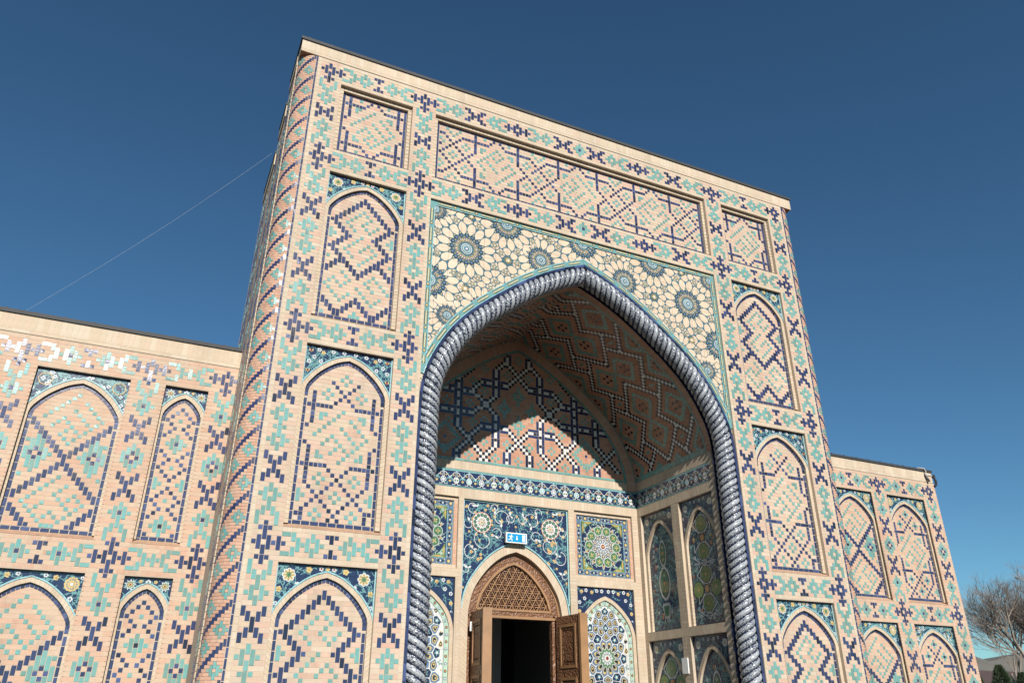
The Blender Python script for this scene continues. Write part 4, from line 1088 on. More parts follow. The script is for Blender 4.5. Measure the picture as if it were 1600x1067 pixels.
def border_band(s,x0,x1,r0,r1,bw):
    """square frame band of linked cartouches"""
    for a,b,c,d in ((x0,x1,r0,r0+bw),(x0,x1,r1-bw,r1),(x0,x0+bw,r0+bw,r1-bw),(x1-bw,x1,r0+bw,r1-bw)): quad(s.mb,s.F,a,b,c,d,s.b+.03,'m_slate')
    for off,c in ((.05,'sky'),(bw-.12,'sky')):
        s.rib([(x0+off,r0+off),(x1-off,r0+off),(x1-off,r1-off),(x0+off,r1-off),(x0+off,r0+off)],.13,c,2)
    n=int(round((x1-x0-bw)/2.6))
    for side in range(4):
        for i in range(n+1):
            if side>1 and i in (0,n): continue
            t=i/n; m=bw/2
            if side==0: x,y=x0+m+(x1-x0-bw)*t,r0+m
            elif side==1: x,y=x0+m+(x1-x0-bw)*t,r1-m
            elif side==2: x,y=x0+m,r0+m+(r1-r0-bw)*t
            else: x,y=x1-m,r0+m+(r1-r0-bw)*t
            if i%2: s.disc(x,y,bw*.36,'dark',2,8); s.disc(x,y,bw*.26,'yellow',3,8)
            else:
                a,b=(1.15,.34) if side<2 else (.34,1.15)
                s.P([(x-a,y),(x-a*.6,y-b),(x+a*.6,y-b),(x+a,y),(x+a*.6,y+b),(x-a*.6,y+b)],'dark',2); s.disc(x,y,.3,'white',3,6)
            if i<n:
                if side<2: x2,y2=x+(x1-x0-bw)/n/2,y
                else: x2,y2=x,y+(r1-r0-bw)/n/2
                for q in (-.45,.45): s.disc(x2+(0 if side<2 else q),y2+(q if side<2 else 0),.2,'yellow',3,5)
def square_panel(h,nm):
    x0,x1,r0,r1=h; o_=MB(); reveal(o_,FB,h,.8); sheet(o_,FB,x0,x1,r0,r1,-.85,'grout',[(x0+1.2,x1-1.2,r0+1.1,r1-1.1)])
    hi=(x0+1.2,x1-1.2,r0+1.1,r1-1.1); reveal(o_,FB,hi,.6,'brick_pink',-.8)
    o=o_.build('square_panel',BW)
    F1=shf(FB,-.8); soldiers(F1,x0,x1,r0,r0+1.1,o); soldiers(F1,x0,x1,r1-1.1,r1,o)
    y=r0+1.1
    while y<r1-1.2:
        for xa in (x0,x1-1.2): piece('brick',F1,xa+.03,xa+1.17,y+.04,y+1.0,-.12,0,'brick_pink',o,None,.03,.02)
        y+=1.04
    x0,x1,r0,r1=hi; s=Mos(FB,-1.3); quad(s.mb,FB,x0,x1,r0,r1,-1.3,'m_navy')
    bw=1.9; border_band(s,x0,x1,r0,r1,bw)
    cx,cy_=(x0+x1)/2,(r0+r1)/2; hw=(x1-x0)/2-bw; rr=hw*.93
    for sx in (-1,1):
        for sy in (-1,1):
            X,Y=cx+sx*hw*.97,cy_+sy*hw*.97
            s.P([(X,Y),(X-sx*4.2,Y),(X-sx*2.0,Y-sy*1.4),(X-sx*1.4,Y-sy*2.0),(X,Y-sy*4.2)],'olive',1); s.leaf(X-sx*.4,Y-sy*.4,math.atan2(0,-sx),3.6,.3,'gold',2); s.leaf(X-sx*.4,Y-sy*.4,math.atan2(-sy,0),3.6,.3,'gold',2); s.flower(X-sx*1.2,Y-sy*1.2,.6,4,'sky','yellow',3)
    s.ins=lambda x,y: abs(x-cx)<hw and abs(y-cy_)<hw
    s.foliage(x0+bw,x1-bw,r0+bw,r1-bw,70,'pale',.35,.12,(4,9))
    n=10
    for j in range(n):
        a=6.2832*j/n; b_=a+3.1416/n
        s.leaf(cx+rr*.55*math.cos(b_),cy_+rr*.55*math.sin(b_),b_,rr*.47,.75,'white',1); s.leaf(cx+rr*.6*math.cos(b_),cy_+rr*.6*math.sin(b_),b_,rr*.36,.5,'dark',2)
        s.disc(cx+rr*.86*math.cos(b_),cy_+rr*.86*math.sin(b_),.38,'gold',3,6)
    for j in range(n):
        a=6.2832*j/n; X,Y=cx+rr*.70*math.cos(a),cy_+rr*.70*math.sin(a)
        s.disc(X,Y,rr*.215,'white',3,12); s.disc(X,Y,rr*.19,'green',4,12)
        for q in range(4): s.leaf(X,Y,a+q*1.571,rr*.13,.2,'yellow',5)
        b_=a+3.1416/n; X,Y=cx+rr*.42*math.cos(b_),cy_+rr*.42*math.sin(b_); s.disc(X,Y,rr*.115,'white',3,8); s.disc(X,Y,rr*.09,'navy',4,7); s.flower(X,Y,rr*.06,4,'yellow','white',5)
    s.disc(cx,cy_,rr*.36,'white',2,18); s.disc(cx,cy_,rr*.33,'slate',3,16)
    for j in range(12):
        a=6.2832*j/12; s.leaf(cx+rr*.13*math.cos(a),cy_+rr*.13*math.sin(a),a,rr*.2,.22,'white',4); s.disc(cx+rr*.27*math.cos(a+.26),cy_+rr*.27*math.sin(a+.26),.22,'yellow',5,5)
    s.disc(cx,cy_,rr*.15,'white',6,12); s.disc(cx,cy_,rr*.1,'red',7,10); s.disc(cx,cy_,rr*.05,'yellow',8,8)
    s.mb.build('mosaic_roundel',o); return o
for h in sq: square_panel(h,'')
BACK_ARCH=[(0,131.1),(2.7,132.2),(5.2,134.0),(7.6,136.4),(9.2,138.8),(10.2,141.8)]
def star_cells(s,x0,x1,r0,r1,ctrs,seed,d=1.75,dark=False):
    random.seed(seed); pts=[]; kd=[]
    cx=(x0+x1)/2
    for (x,y,r_) in ctrs:
        for j in range(12):
            a=6.2832*(j+.5)/12; pts.append((x+(r_+1.2)*math.cos(a),y+(r_+1.2)*math.sin(a))); kd.append(0)
        for j in range(12):
            a=6.2832*j/12; pts.append((x+(r_+3.1)*math.cos(a),y+(r_+3.1)*math.sin(a))); kd.append(0 if j%2 else 1)
    for t in range(6000):
        x=cx+R()*(x1-cx); y=r0+R()*(r1-r0)
        if any((x-a)**2+(y-b)**2<(c+4.4)**2 for a,b,c in ctrs): continue
        if abs(x-cx)<d/2 and abs(x-cx)>.1: x=cx
        if all((x-a)**2+(y-b)**2>=d*d for a,b in pts):
            pts.append((x,y)); k_=random.choice((0,0,1)); kd.append(k_)
            if x!=cx: pts.append((2*cx-x,y)); kd.append(k_)
    def fn(i,c,poly):
        x,y=c
        if any((x-a)**2+(y-b)**2<(cc+.1)**2 for a,b,cc in ctrs): return
        s.P(rounded(poly,.90,.10),'navy' if kd[i] else ('slate' if not dark else 'dark'),2)
        if kd[i]==0:
            s.P(rounded(poly,.60,.2),'yellow',3); s.P(rounded(poly,.42,.2),'dark',4); s.disc(x,y,.26,'yellow',5,6)
        else:
            s.star(x,y,.95,.4,5,'teal',3,R()*6); s.disc(x,y,.34,'white',4,6)
    voronoi(s,pts,None,fn)
def big_star(s,x,y,r_,cc='green'):
    s.star(x,y,r_*1.15,r_*.86,12,'white',6); s.star(x,y,r_*1.06,r_*.78,12,cc,7)
    for j in range(12):
        a=6.2832*j/12; s.leaf(x+r_*.36*math.cos(a),y+r_*.36*math.sin(a),a,r_*.42,.2,'white',8)
        s.disc(x+r_*.52*math.cos(a+.26),y+r_*.52*math.sin(a+.26),r_*.12,'white',8,7); s.disc(x+r_*.52*math.cos(a+.26),y+r_*.52*math.sin(a+.26),r_*.07,'slate',9,6)
    s.disc(x,y,r_*.36,'white',9,12); s.disc(x,y,r_*.18,'red',10,8)
for ctr in (49.8,110.2):
    h=(ctr-10.3,ctr+10.3,128.7,176); o_=MB(); reveal(o_,FB,h,1.4); sheet(o_,FB,h[0],h[1],h[2],h[3],-1.5,'grout'); o=o_.build('arched_panel',BW)
    O=[(a,b) for a,b in catmull(BACK_ARCH,4)]+[(10.3,144),(10.3,176)]; I=offset(O,1.1)
    e=MB(); voussoirs(e,FB,ctr,O,I,-1.4,-.7,'brick_soldier',1.05,.03,.02); strip(e,FB,ctr,O,I,-.75,'grout'); e.build('arch_frame',o)
    OO=O[:-2]
    s=Mos(FB,-.7,lambda x,y,ctr=ctr,OO=OO: abs(x-ctr)<10.0 and 128.9<y<min(q[1] for q in OO if q[0]>=min(abs(x-ctr),OO[-1][0]-.01))-.25)
    rs=resample(OO,.8)
    for i in range(len(rs)-1):
        for sg in (1,-1):
            pp=[FB(ctr+sg*rs[i][0],128.7,-.7),FB(ctr+sg*rs[i][0],rs[i][1],-.7),FB(ctr+sg*rs[i+1][0],rs[i+1][1],-.7),FB(ctr+sg*rs[i+1][0],128.7,-.7)]
            s.mb.poly(pp if sg>0 else pp[::-1],'m_navy')
    s.foliage(ctr-10.3,ctr+10.3,128.7,141,46); 
    for sg in (-1,1):
        for dx,dy,cc in ((8.4,1.4,'yellow'),(6.8,1.0,'white'),(7.4,3.4,'white'),(9.2,4.6,'white'),(4.8,1.5,'yellow'),(9.3,7.2,'yellow'),(3.0,1.0,'white'),(1.2,1.0,'white'),(9.7,9.6,'white')):
            s.flower(ctr+sg*dx,128.7+dy,.62,5,cc,'gold' if cc=='yellow' else 'slate')
    s.mb.build('mosaic_spandrel',o)
    s=Mos(FB,-1.4,lambda x,y,ctr=ctr,I=I: abs(x-ctr)<halfw(I,y)-.1 and y<175.5)
    rs=resample(I,.9)
    for i in range(len(rs)-1):
        for sg in (1,-1):
            pp=[FB(ctr,rs[i][1],-1.4),FB(ctr,rs[i+1][1],-1.4),FB(ctr+sg*rs[i+1][0],rs[i+1][1],-1.4),FB(ctr+sg*rs[i][0],rs[i][1],-1.4)]
            s.mb.poly(pp if sg>0 else pp[::-1],'m_white')
    s.ins=lambda x,y,ctr=ctr,I=I: abs(x-ctr)<halfw(I,y)-1.35 and y<174 and y>I[0][1]+1.7
    star_cells(s,ctr-9,ctr+9,133,175,[(ctr,148.9,2.9),(ctr,168.5,2.9)],5)
    big_star(s,ctr,148.9,2.9); big_star(s,ctr,168.5,2.9)
    s.ins=lambda x,y:True
    Ib=offset(I,1.3)
    strip(s.mb,FB,ctr,I,Ib,-1.4+.2,'m_pale'); 
    cb=resample(offset(I,.65),1.9)
    for i,q in enumerate(cb):
        if q[1]>174: continue
        for sg in (-1,1):
            s.disc(ctr+sg*q[0],q[1],.42,'dark' if i%2 else 'slate',9,7); s.disc(ctr+sg*q[0],q[1],.26,'orange' if i%2 else 'white',10,6)
    s.mb.build('mosaic_field',o)
# central arch and its spandrel
CTR=79.8
CO=catmull([(0,117.4),(5.0,119.2),(9.6,122.4),(13.6,126.9),(16.4,131.8),(17.7,137.5)],5)+[(17.75,142),(17.75,190)]
CI=offset(CO,2.45)
h=(62.0,97.6,105.7,190); o_=MB(); reveal(o_,FB,h,1.0,bottom=False); extrude(o_,FB,CTR,CI,-1.0,-4.2,'brick_soldier',1.2); CP=o_.build('door_arch',BW)
e=MB(); voussoirs(e,FB,CTR,CO,CI,-1.6,-1.0,'brick_soldier',1.15,.03,.02); strip(e,FB,CTR,CO,CI,-1.06,'grout'); e.build('arch_frame',CP)
def cins(x,y): return 62.3<x<97.3 and y>106.0 and y<hinv(CO,abs(x-CTR))-.3
s=Mos(FB,-1.0,cins); rs=resample(CO[:-2],1.0)
for i in range(len(rs)-1):
    for sg in (1,-1):
        pp=[FB(CTR+sg*rs[i][0],105.7,-1.0),FB(CTR+sg*rs[i][0],rs[i][1],-1.0),FB(CTR+sg*rs[i+1][0],rs[i+1][1],-1.0),FB(CTR+sg*rs[i+1][0],105.7,-1.0)]
        s.mb.poly(pp if sg>0 else pp[::-1],'m_navy')
random.seed(21)
for sg in (-1,1): s.foliage(CTR+(0 if sg>0 else -17.7),CTR+(17.7 if sg>0 else 0),105.9,135,210,'teal',.38,.13,(5,12))
for t in range(150):
    x=62+R()*36; y=106+R()*28
    if cins(x,y) and cins(x,y+.6): s.flower(x,y,.36+R()*.2,5,'yellow','orange',2)
for sg in (-1,1):
    def scroll(x,y,r_,a0,turn,dirn):
        pts=[]; n=22
        for i in range(n+1):
            t=i/n; a=a0+dirn*turn*t; q=r_*(1-.55*t*t); pts.append((CTR+sg*(x+q*math.cos(a)),y+q*math.sin(a)))
        s.rib(pts,.19,'white',4); ex,ey=pts[-1]; s.leaf(ex,ey,a0+dirn*turn,1.6,.4,'white',5); s.leaf(ex,ey,a0+dirn*turn+2.2,1.3,.3,'white',5)
    for q in ((5.2,110.6,2.7,2.6,5.4,1),(2.2,110.0,1.5,3.4,5.0,-1),(11.0,117.2,2.9,-1.2,5.6,1),(14.8,121.0,2.2,-1.4,5.4,1),(14.4,107.9,1.8,2.0,4.8,-1),(7.3,107.6,1.4,.3,4.6,-1),(16.2,126.0,1.3,-1.4,5,1),(6.6,115.2,1.7,-.6,5,-1),(15.8,112.8,1.5,-.4,4.6,1)): scroll(*q)
    X=CTR+sg*11.6; Y=112.2
    s.disc(X,Y,3.15,'orange',6,24); s.disc(X,Y,2.95,'white',7,24)
    for j in range(12):
        a=6.2832*j/12; s.disc(X+2.25*math.cos(a),Y+2.25*math.sin(a),.56,'dark',8,9); s.disc(X+2.25*math.cos(a),Y+2.25*math.sin(a),.42,'green',9,8); s.leaf(X+.5*math.cos(a+.26),Y+.5*math.sin(a+.26),a+.26,1.05,.16,'orange' if j%2 else 'green',9)
    s.disc(X,Y,.42,'gold',10,8)
s.ins=lambda x,y:True
s.rib([(62.2,105.9),(97.4,105.9)],.5,'sky',12); s.rib([(62.2,105.9),(62.2,133)],.45,'sky',12); s.rib([(97.4,105.9),(97.4,134.5)],.45,'sky',12)
for i in range(len(rs)-1):
    for sg in (1,-1): s.rib([(CTR+sg*rs[i][0],rs[i][1]-.2),(CTR+sg*rs[i+1][0],rs[i+1][1]-.2)],.4,'sky',12)
s.mb.build('mosaic_spandrel',CP)

# ------------------------------------------------------------------ side walls of the porch
def side_wall(sg):
    if sg>0: F=Fr(W(XR,YB,0),Vector((0,-U,0)),Vector((0,0,-U)),Vector((-U,0,0)))
    else: F=Fr(W(XL,YB,0),Vector((0,-U,0)),Vector((0,0,-U)),Vector((U,0,0)))
    if sg<0:
        F=Fr(W(XL,0,0),Vector((0,U,0)),Vector((0,0,-U)),Vector((U,0,0)))
    cv=(lambda a:YB-a) if sg>0 else (lambda a:a)      # depth -> wall coordinate
    lo,hi=sorted((cv(5.05),cv(YB)))
    pan=[tuple(sorted((cv(27.3),cv(44.2))))+(105.5,141.4),tuple(sorted((cv(7.5),cv(23.6))))+(105.5,141.4),tuple(sorted((cv(27.3),cv(44.2))))+(144.0,180),tuple(sorted((cv(7.5),cv(23.6))))+(144.0,180)]
    g=MB(); sheet(g,F,lo,hi,94,190,-.04,'grout',pan); o=g.build('porch_side_wall',B)
    soldiers(F,lo,hi,94.2,97,o); soldiers(F,lo,hi,102.6,105.45,o); soldiers(F,lo,hi,141.45,143.95,o)
    a,b=sorted((cv(7.3),cv(YB))); frieze(F,a,b,o)
    a2,b2=sorted((cv(5.05),cv(7.3)))
    y=97
    while y<102: piece('brick',F,a2+.04,b2-.04,y+.03,y+1.1,-.12,0,'brick_soldier',o,None,.03,.02); y+=1.13
    for (u0,u1) in (tuple(sorted((cv(5.05),cv(7.5)))),tuple(sorted((cv(23.6),cv(27.3)))),tuple(sorted((cv(44.2),cv(YB))))):
        y=105.5
        while y<189:
            if not 141.3<y<143.9:
                mid=(u0+u1)/2
                if u1-u0>3: piece('brick',F,u0+.04,mid-.04,y+.03,y+1.1,-.12,0,'brick_soldier',o,None,.03,.02); piece('brick',F,mid+.04,u1-.04,y+.03,y+1.1,-.12,0,'brick_soldier',o,None,.03,.02)
                else: piece('brick',F,u0+.04,u1-.04,y+.03,y+1.1,-.12,0,'brick_soldier',o,None,.03,.02)
            y+=1.13
    for k_,h in enumerate(pan):
        x0,x1,r0,r1=h; c=(x0+x1)/2; hw=(x1-x0)/2; o_=MB(); reveal(o_,F,h,1.7); sheet(o_,F,x0,x1,r0,r1,-1.8,'grout'); po=o_.build('arched_panel',o)
        O=[(a_*hw/10.5,r0+2.4+(b_-5)*1.15) for a_,b_ in catmull(OUT_ARCH,4)]+[(hw,r0+15),(hw,r1)]; I=offset(O,1.1)
        e=MB(); voussoirs(e,F,c,O,I,-1.7,-.9,'brick_soldier',1.05,.03,.02); strip(e,F,c,O,I,-.96,'grout'); e.build('arch_frame',po)
        OO=O[:-2]
        s=Mos(F,-.9,lambda x,y: abs(x-c)<hw-.2 and r0+.2<y<min([q[1] for q in OO if q[0]>=min(abs(x-c),OO[-1][0]-.01)])-.2)
        rs=resample(OO,.8)
        for i in range(len(rs)-1):
            for sx in (1,-1):
                pp=[F(c+sx*rs[i][0],r0,-.9),F(c+sx*rs[i][0],rs[i][1],-.9),F(c+sx*rs[i+1][0],rs[i+1][1],-.9),F(c+sx*rs[i+1][0],r0,-.9)]
                s.mb.poly(pp if sx>0 else pp[::-1],'m_navy')
        s.foliage(x0,x1,r0,r0+12,80)
        for sx in (-1,1):
            s.flower(c+sx*hw*.72,r0+2.4,1.1,8,'white','yellow')
            for q in ((.4,1.0),(.9,5.2),(.85,8.4),(.15,1.2)): s.flower(c+sx*hw*q[0],r0+q[1],.5,5,'white','slate')
        s.mb.build('mosaic_spandrel',po)
        s=Mos(F,-1.7,lambda x,y: abs(x-c)<halfw(I,y)-.25 and y<r1-.3)
        rs=resample(I,.9)
        for i in range(len(rs)-1):
            for sx in (1,-1):
                pp=[F(c,rs[i][1],-1.7),F(c,rs[i+1][1],-1.7),F(c+sx*rs[i+1][0],rs[i+1][1],-1.7),F(c+sx*rs[i][0],rs[i][1],-1.7)]
                s.mb.poly(pp if sx>0 else pp[::-1],'m_navy')
        s.foliage(x0,x1,r0+4,r1,260,'teal',.42,.15)
        for t in range(40): 
            x=c+(R()-.5)*2*hw; y=r0+6+R()*(r1-r0-7); s.flower(x,y,.45+R()*.2,5,random.choice(('white','orange','sky')),'slate',2)
        medal=(k_ in (0,3))
        if medal:   # vase medallions on a stem
            def lens(cy_,hh,ww):
                for wd,cc,l in ((1.0,'white',4),(.82,'dark',5),(.74,'green',6)):
                    s.P([(c+ww*wd*math.sin(t/16*6.2832)*abs(math.sin(t/16*6.2832))**.15,cy_-hh*wd*math.cos(t/16*6.2832)) for t in range(16)],cc,l)
                s.flower(c,cy_,.7,5,'orange','yellow',7); s.flower(c,cy_-hh*.45,.5,5,'white','orange',7); s.flower(c,cy_+hh*.45,.5,5,'yellow','orange',7)
            lens(r0+13.2,4.2,1.9); lens(r0+22.2,5.2,2.9)
            s.rib([(c,r0+7.8),(c,r0+9.2)],.3,'white',4)
            for wd,cc,l in ((1,'white',4),(.75,'green',5)): s.P([(c-2.0*wd,r0+30-1.6*wd),(c-1.3*wd,r0+30+2.4*wd),(c+1.3*wd,r0+30+2.4*wd),(c+2.0*wd,r0+30-1.6*wd)],cc,l)
            s.rib([(c-1.6,r0+28.2),(c+1.6,r0+28.2)],.35,'white',5); s.rib([(c-1.4,r0+33.5),(c-.9,r0+32.2),(c+.9,r0+32.2),(c+1.4,r0+33.5)],.25,'white',5)
        else:       # linked green roundels in white strapwork
            y=r0+11.8
            while y<r1+4:
                for dx,dy in ((0,-4.0),(-4.0,0),(4.0,0),(0,4.0)):
                    s.disc(c+dx,y+dy,2.75,'white',4,16); s.disc(c+dx,y+dy,2.5,'dark',5,16); s.disc(c+dx,y+dy,2.25,'olive',6,14); s.star(c+dx,y+dy,.95,.35,4,'gold',7)
                for q in range(4):
                    a=.785+q*1.571; s.rib([(c+1.6*math.cos(a),y+1.6*math.sin(a)),(c+5.6*math.cos(a),y+5.6*math.sin(a)),(c+4.2*math.cos(a+.5),y+6.6*math.sin(a+.5))],.24,'white',8)
                s.rib([(c+7.4*math.cos(t*.3927)*.98,y+7.4*math.sin(t*.3927)) for t in range(17)],.2,'white',3)
                for q in range(8):
                    a=q*.785; s.leaf(c+6.4*math.cos(a+.39),y+6.4*math.sin(a+.39),a+.39,1.7,.5,'white',4); s.leaf(c+6.6*math.cos(a+.39),y+6.6*math.sin(a+.39),a+.39,1.2,.3,'slate',5)
                s.disc(c,y,1.05,'orange',7,10); s.disc(c,y,.6,'gold',8,8)
                for sx in (-1,1): s.rib([(c,y+6.2),(c+sx*1.2,y+7.2),(c,y+8.2)],.25,'white',8); s.leaf(c+sx*3.2,y+7.2,0 if sx>0 else 3.14,1.8,.5,'white',3); s.leaf(c+sx*3.4,y+7.2,0 if sx>0 else 3.14,1.3,.3,'slate',4)
                y+=14.4
        s.mb.build('mosaic_field',po)
    return o
side_wall(1); side_wall(-1)

# ------------------------------------------------------------------ wooden doorway (door frame, lattice fanlight, two open leaves)
FD=facade(YB+3.0)
d=MB()
WO=[(a,b) for a,b in CI]; WI=offset(WO,3.4)
archO=[q for q in WO if q[1]<138.4]+[(CI[-1][0],138.4)]; archI=[q for q in WI if q[1]<136.3]+[(WI[-1][0],136.3)]
nA=26
def ringband(mb_,F,ctr,A,Bc,w0,w1,m,n=30):
    LA=resample_n(A,n); LB=resample_n(Bc,n)
    for i in range(n):
        for sg in (1,-1):
            q=[LA[i],LB[i],LB[i+1],LA[i+1]]
            pts=[F(ctr+sg*x,y,w0) for x,y in q]+[F(ctr+sg*x,y,w1) for x,y in q]
            if ((pts[5]-pts[4]).cross(pts[6]-pts[5])).dot(F.n)<0: pts=pts[:4][::-1]+pts[4:][::-1]
            mb_.hexa(pts,m,R()*.3+.3)
o1=offset(WO,.55); o2=offset(WO,2.7)
c_=lambda C,r:[q for q in C if q[1]<r]+[(C[-1][0] if C[-1][1]>r else C[-1][0],r)]
ringband(d,FD,CTR,c_(WO,138.4),c_(o1,138.4),-1.5,.5,'wood_light'); ringband(d,FD,CTR,c_(o1,138.4),c_(o2,137.2),-1.5,.2,'wood'); ringband(d,FD,CTR,c_(o2,137.2),c_(WI,136.3),-1.5,.55,'wood_light')
box(d,FD,CTR-12,CTR+12,136.3,136.9,-1.5,.6,'wood_light'); box(d,FD,CTR-13.0,CTR+13.0,136.9,138.2,-1.5,.3,'wood'); box(d,FD,CTR-14.2,CTR+14.2,138.2,138.9,-1.5,.55,'wood_light')
for sg in (-1,1):
    a,b=sorted((CTR+sg*12.7,CTR+sg*15.3)); box(d,FD,a,b,138.9,189.6,-1.5,.15,'wood')
DW=d.build('doorway_frame',B); tag(DW,'pointed arched frame of carved brown wood')
# lattice of laths: three directions, clipped to the arch
lt=MB(); FLt=shf(FD,-.5)
def inl(x,y): return y<136.2 and y>WI[0][1]+.2 and abs(x-CTR)<halfw(WI,y)+.1
for ang in (0,60,120):
    a=math.radians(ang); ux,uy=math.cos(a),math.sin(a); nx,ny=-uy,ux; nl=0
    for k in range(-12,13):
        for off in (-.30,.30):
            px,py=CTR+nx*(k*1.95+off),131+ny*(k*1.95+off); run=None; t=-16
            while t<16:
                x,y=px+ux*t,py+uy*t
                if inl(x,y):
                    if run is None: run=t
                elif run is not None:
                    if t-run>.4:
                        w=.12; z=.14*(ang/60)
                        p0=(px+ux*run,py+uy*run); p1=(px+ux*t,py+uy*t)
                        q=[(p0[0]+nx*w,p0[1]+ny*w),(p0[0]-nx*w,p0[1]-ny*w),(p1[0]-nx*w,p1[1]-ny*w),(p1[0]+nx*w,p1[1]+ny*w)]
                        pts=[FLt(x_,y_,-.25+z) for x_,y_ in q]+[FLt(x_,y_,.0+z) for x_,y_ in q]
                        if ((pts[5]-pts[4]).cross(pts[6]-pts[5])).dot(FLt.n)<0: pts=pts[:4][::-1]+pts[4:][::-1]
                        lt.hexa(pts,'wood_light' if off>0 else 'wood',R())
                    run=None
                t+=.2
tag(lt.build('fanlight_lattice',DW),'lattice of thin laths filling the pointed fanlight',kind='stuff')
def door_leaf(hx,hy,ang,name_lab):
    """leaf: a = distance from the hinge, rows down, w outwards from the carved face"""
    ux,uy=math.cos(ang),math.sin(ang)
    u=Vector((ux*U,uy*U,0)); n=Vector((-uy*U,ux*U,0)) 
    if n.x>0: n=-n
    O=W(hx,hy,0); F=Fr(O,u,Vector((0,0,-U)),n)
    if u.cross(Vector((0,0,-1))).dot(n)>0:   # keep faces outward: mirror by starting from the free edge
        F=Fr(O+u*12.4,-u,Vector((0,0,-U)),n)
    T=138.0; Bm=189.3; Wd=12.4
    root=MB(); 
    box(root,F,.0,Wd,T,Bm,-1.7,-.55,'wood'); lf=root.build('door_leaf',DW); tag(lf,name_lab)
    st=MB()
    flip = (F.u-u).length>1e-6
    for a,b in ((0,1.9),(Wd-1.9,Wd)): box(st,F,a,b,T,Bm,-.55,.0,'wood')
    rails=[T,T+14.2,T+31.5,T+46]
    for r_ in rails: box(st,F,1.9,Wd-1.9,r_,r_+2.4,-.56,-.02,'wood')
    st.build('stile_and_rail',lf)
    e=MB()
    a,b=((Wd-0.02,Wd+.9) if not flip else (-.9,.02)); box(e,F,a,b,T-.1,Bm,-2.3,.25,'wood_light'); e.build('edge_moulding',lf)
    for i in range(3):
        y0=rails[i]+2.4; y1=rails[i+1]
        p=MB(); 
        for k,(ins,w,m) in enumerate(((.0,.15,'wood_light'),(.75,-.05,'wood'))):
            x0,x1,a0,a1=1.9+ins,Wd-1.9-ins,y0+ins,y1-ins; t=.75
            for q in ((x0,x1,a0,a0+t),(x0,x1,a1-t,a1),(x0,x0+t,a0+t,a1-t),(x1-t,x1,a0+t,a1-t)): box(p,F,*q,-.5,w,m,R())
        box(p,F,3.7,Wd-3.7,y0+1.8,y1-1.8,-.5,-.12,'wood'); p.build('door_panel',lf)
    return lf
door_leaf(CTR+13.4,YB+1.6,math.radians(-86),'right door leaf with carved panels, swung open')
door_leaf(CTR-14.0,YB+1.6,math.radians(-97),'left door leaf with carved panels, swung open')
hw_=MB(); FH=facade(YB+1.0); box(hw_,FH,CTR-14.9+.2,CTR-14.4+.2,140.5,143,0,.5,'metal_white'); hw_.build('door_bolt',DW)
# room behind the doorway
rm=MB()
x0,x1,y0,y1,zt=58,130,YB+4.6,YB+110,118
P=lambda x,y,r_: W(x,y,r_)
rm.poly([P(x0,y0,189.8),P(x1,y0,189.8),P(x1,y1,189.8),P(x0,y1,189.8)],'room'); rm.poly([P(x0,y0,zt),P(x0,y1,zt),P(x1,y1,zt),P(x1,y0,zt)],'room')
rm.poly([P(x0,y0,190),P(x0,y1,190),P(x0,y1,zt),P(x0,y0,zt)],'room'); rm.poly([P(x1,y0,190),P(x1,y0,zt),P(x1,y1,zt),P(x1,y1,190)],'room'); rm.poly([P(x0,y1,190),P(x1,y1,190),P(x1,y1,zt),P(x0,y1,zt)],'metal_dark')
fb=facade(y0-.0); 
sheet(rm,facade(YB+4.4),58,104,117,190,0,'room',[(CTR-12.7,CTR+12.7,WI[0][1]-1,190)])
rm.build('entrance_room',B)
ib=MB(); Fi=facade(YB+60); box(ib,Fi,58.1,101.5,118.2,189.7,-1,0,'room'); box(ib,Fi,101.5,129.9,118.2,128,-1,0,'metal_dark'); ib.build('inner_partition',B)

# ------------------------------------------------------------------ parapets, flashing and the portal's body
def parapet(F,x0,x1,rtop,rbot,par_name='parapet',ret=None,step=1.25,w=0.16):
    g=MB(); box(g,F,x0,x1,rtop,rbot,-6,-.03+w,'grout'); o=g.build(par_name,B)
    x=x0
    while x<x1-.4: piece('brick',F,x+.03,min(x+3.9,x1)-.03,rbot-.95,rbot-.05,-.1,w,'brick_soldier',o,None,.03,.015); x+=3.9
    x=x0
    while x<x1-.4: piece('brick',F,x+.02,min(x+step,x1)-.02,rtop,rbot-.98,-.03,w,'brick_soldier',o,None,.03,.015); x+=step
    return o
parapet(FP,-8.55,168.55,-5.9,-1.78)
D_=52
fl=MB(); F=FP
# flashing profile along the portal's front and returning on both sides
def flash(F,x0,x1,rt_):
    m=MB(); box(m,F,x0,x1,rt_-.95,rt_-.02,-6.3,.55,'flash'); 
    pts=[F(x0,rt_-.95,.55),F(x1,rt_-.95,.55),F(x1,rt_-1.35,-1.2),F(x0,rt_-1.35,-1.2)]; m.poly(pts,'flash')
    x=x0+2
    while x<x1-1: box(m,F,x,x+.35,rt_-1.25,rt_-.93,.1,.4,'flash'); x+=6.2
    return m.build('roof_flashing',B)
flash(FP,-8.9,168.9,-5.9)
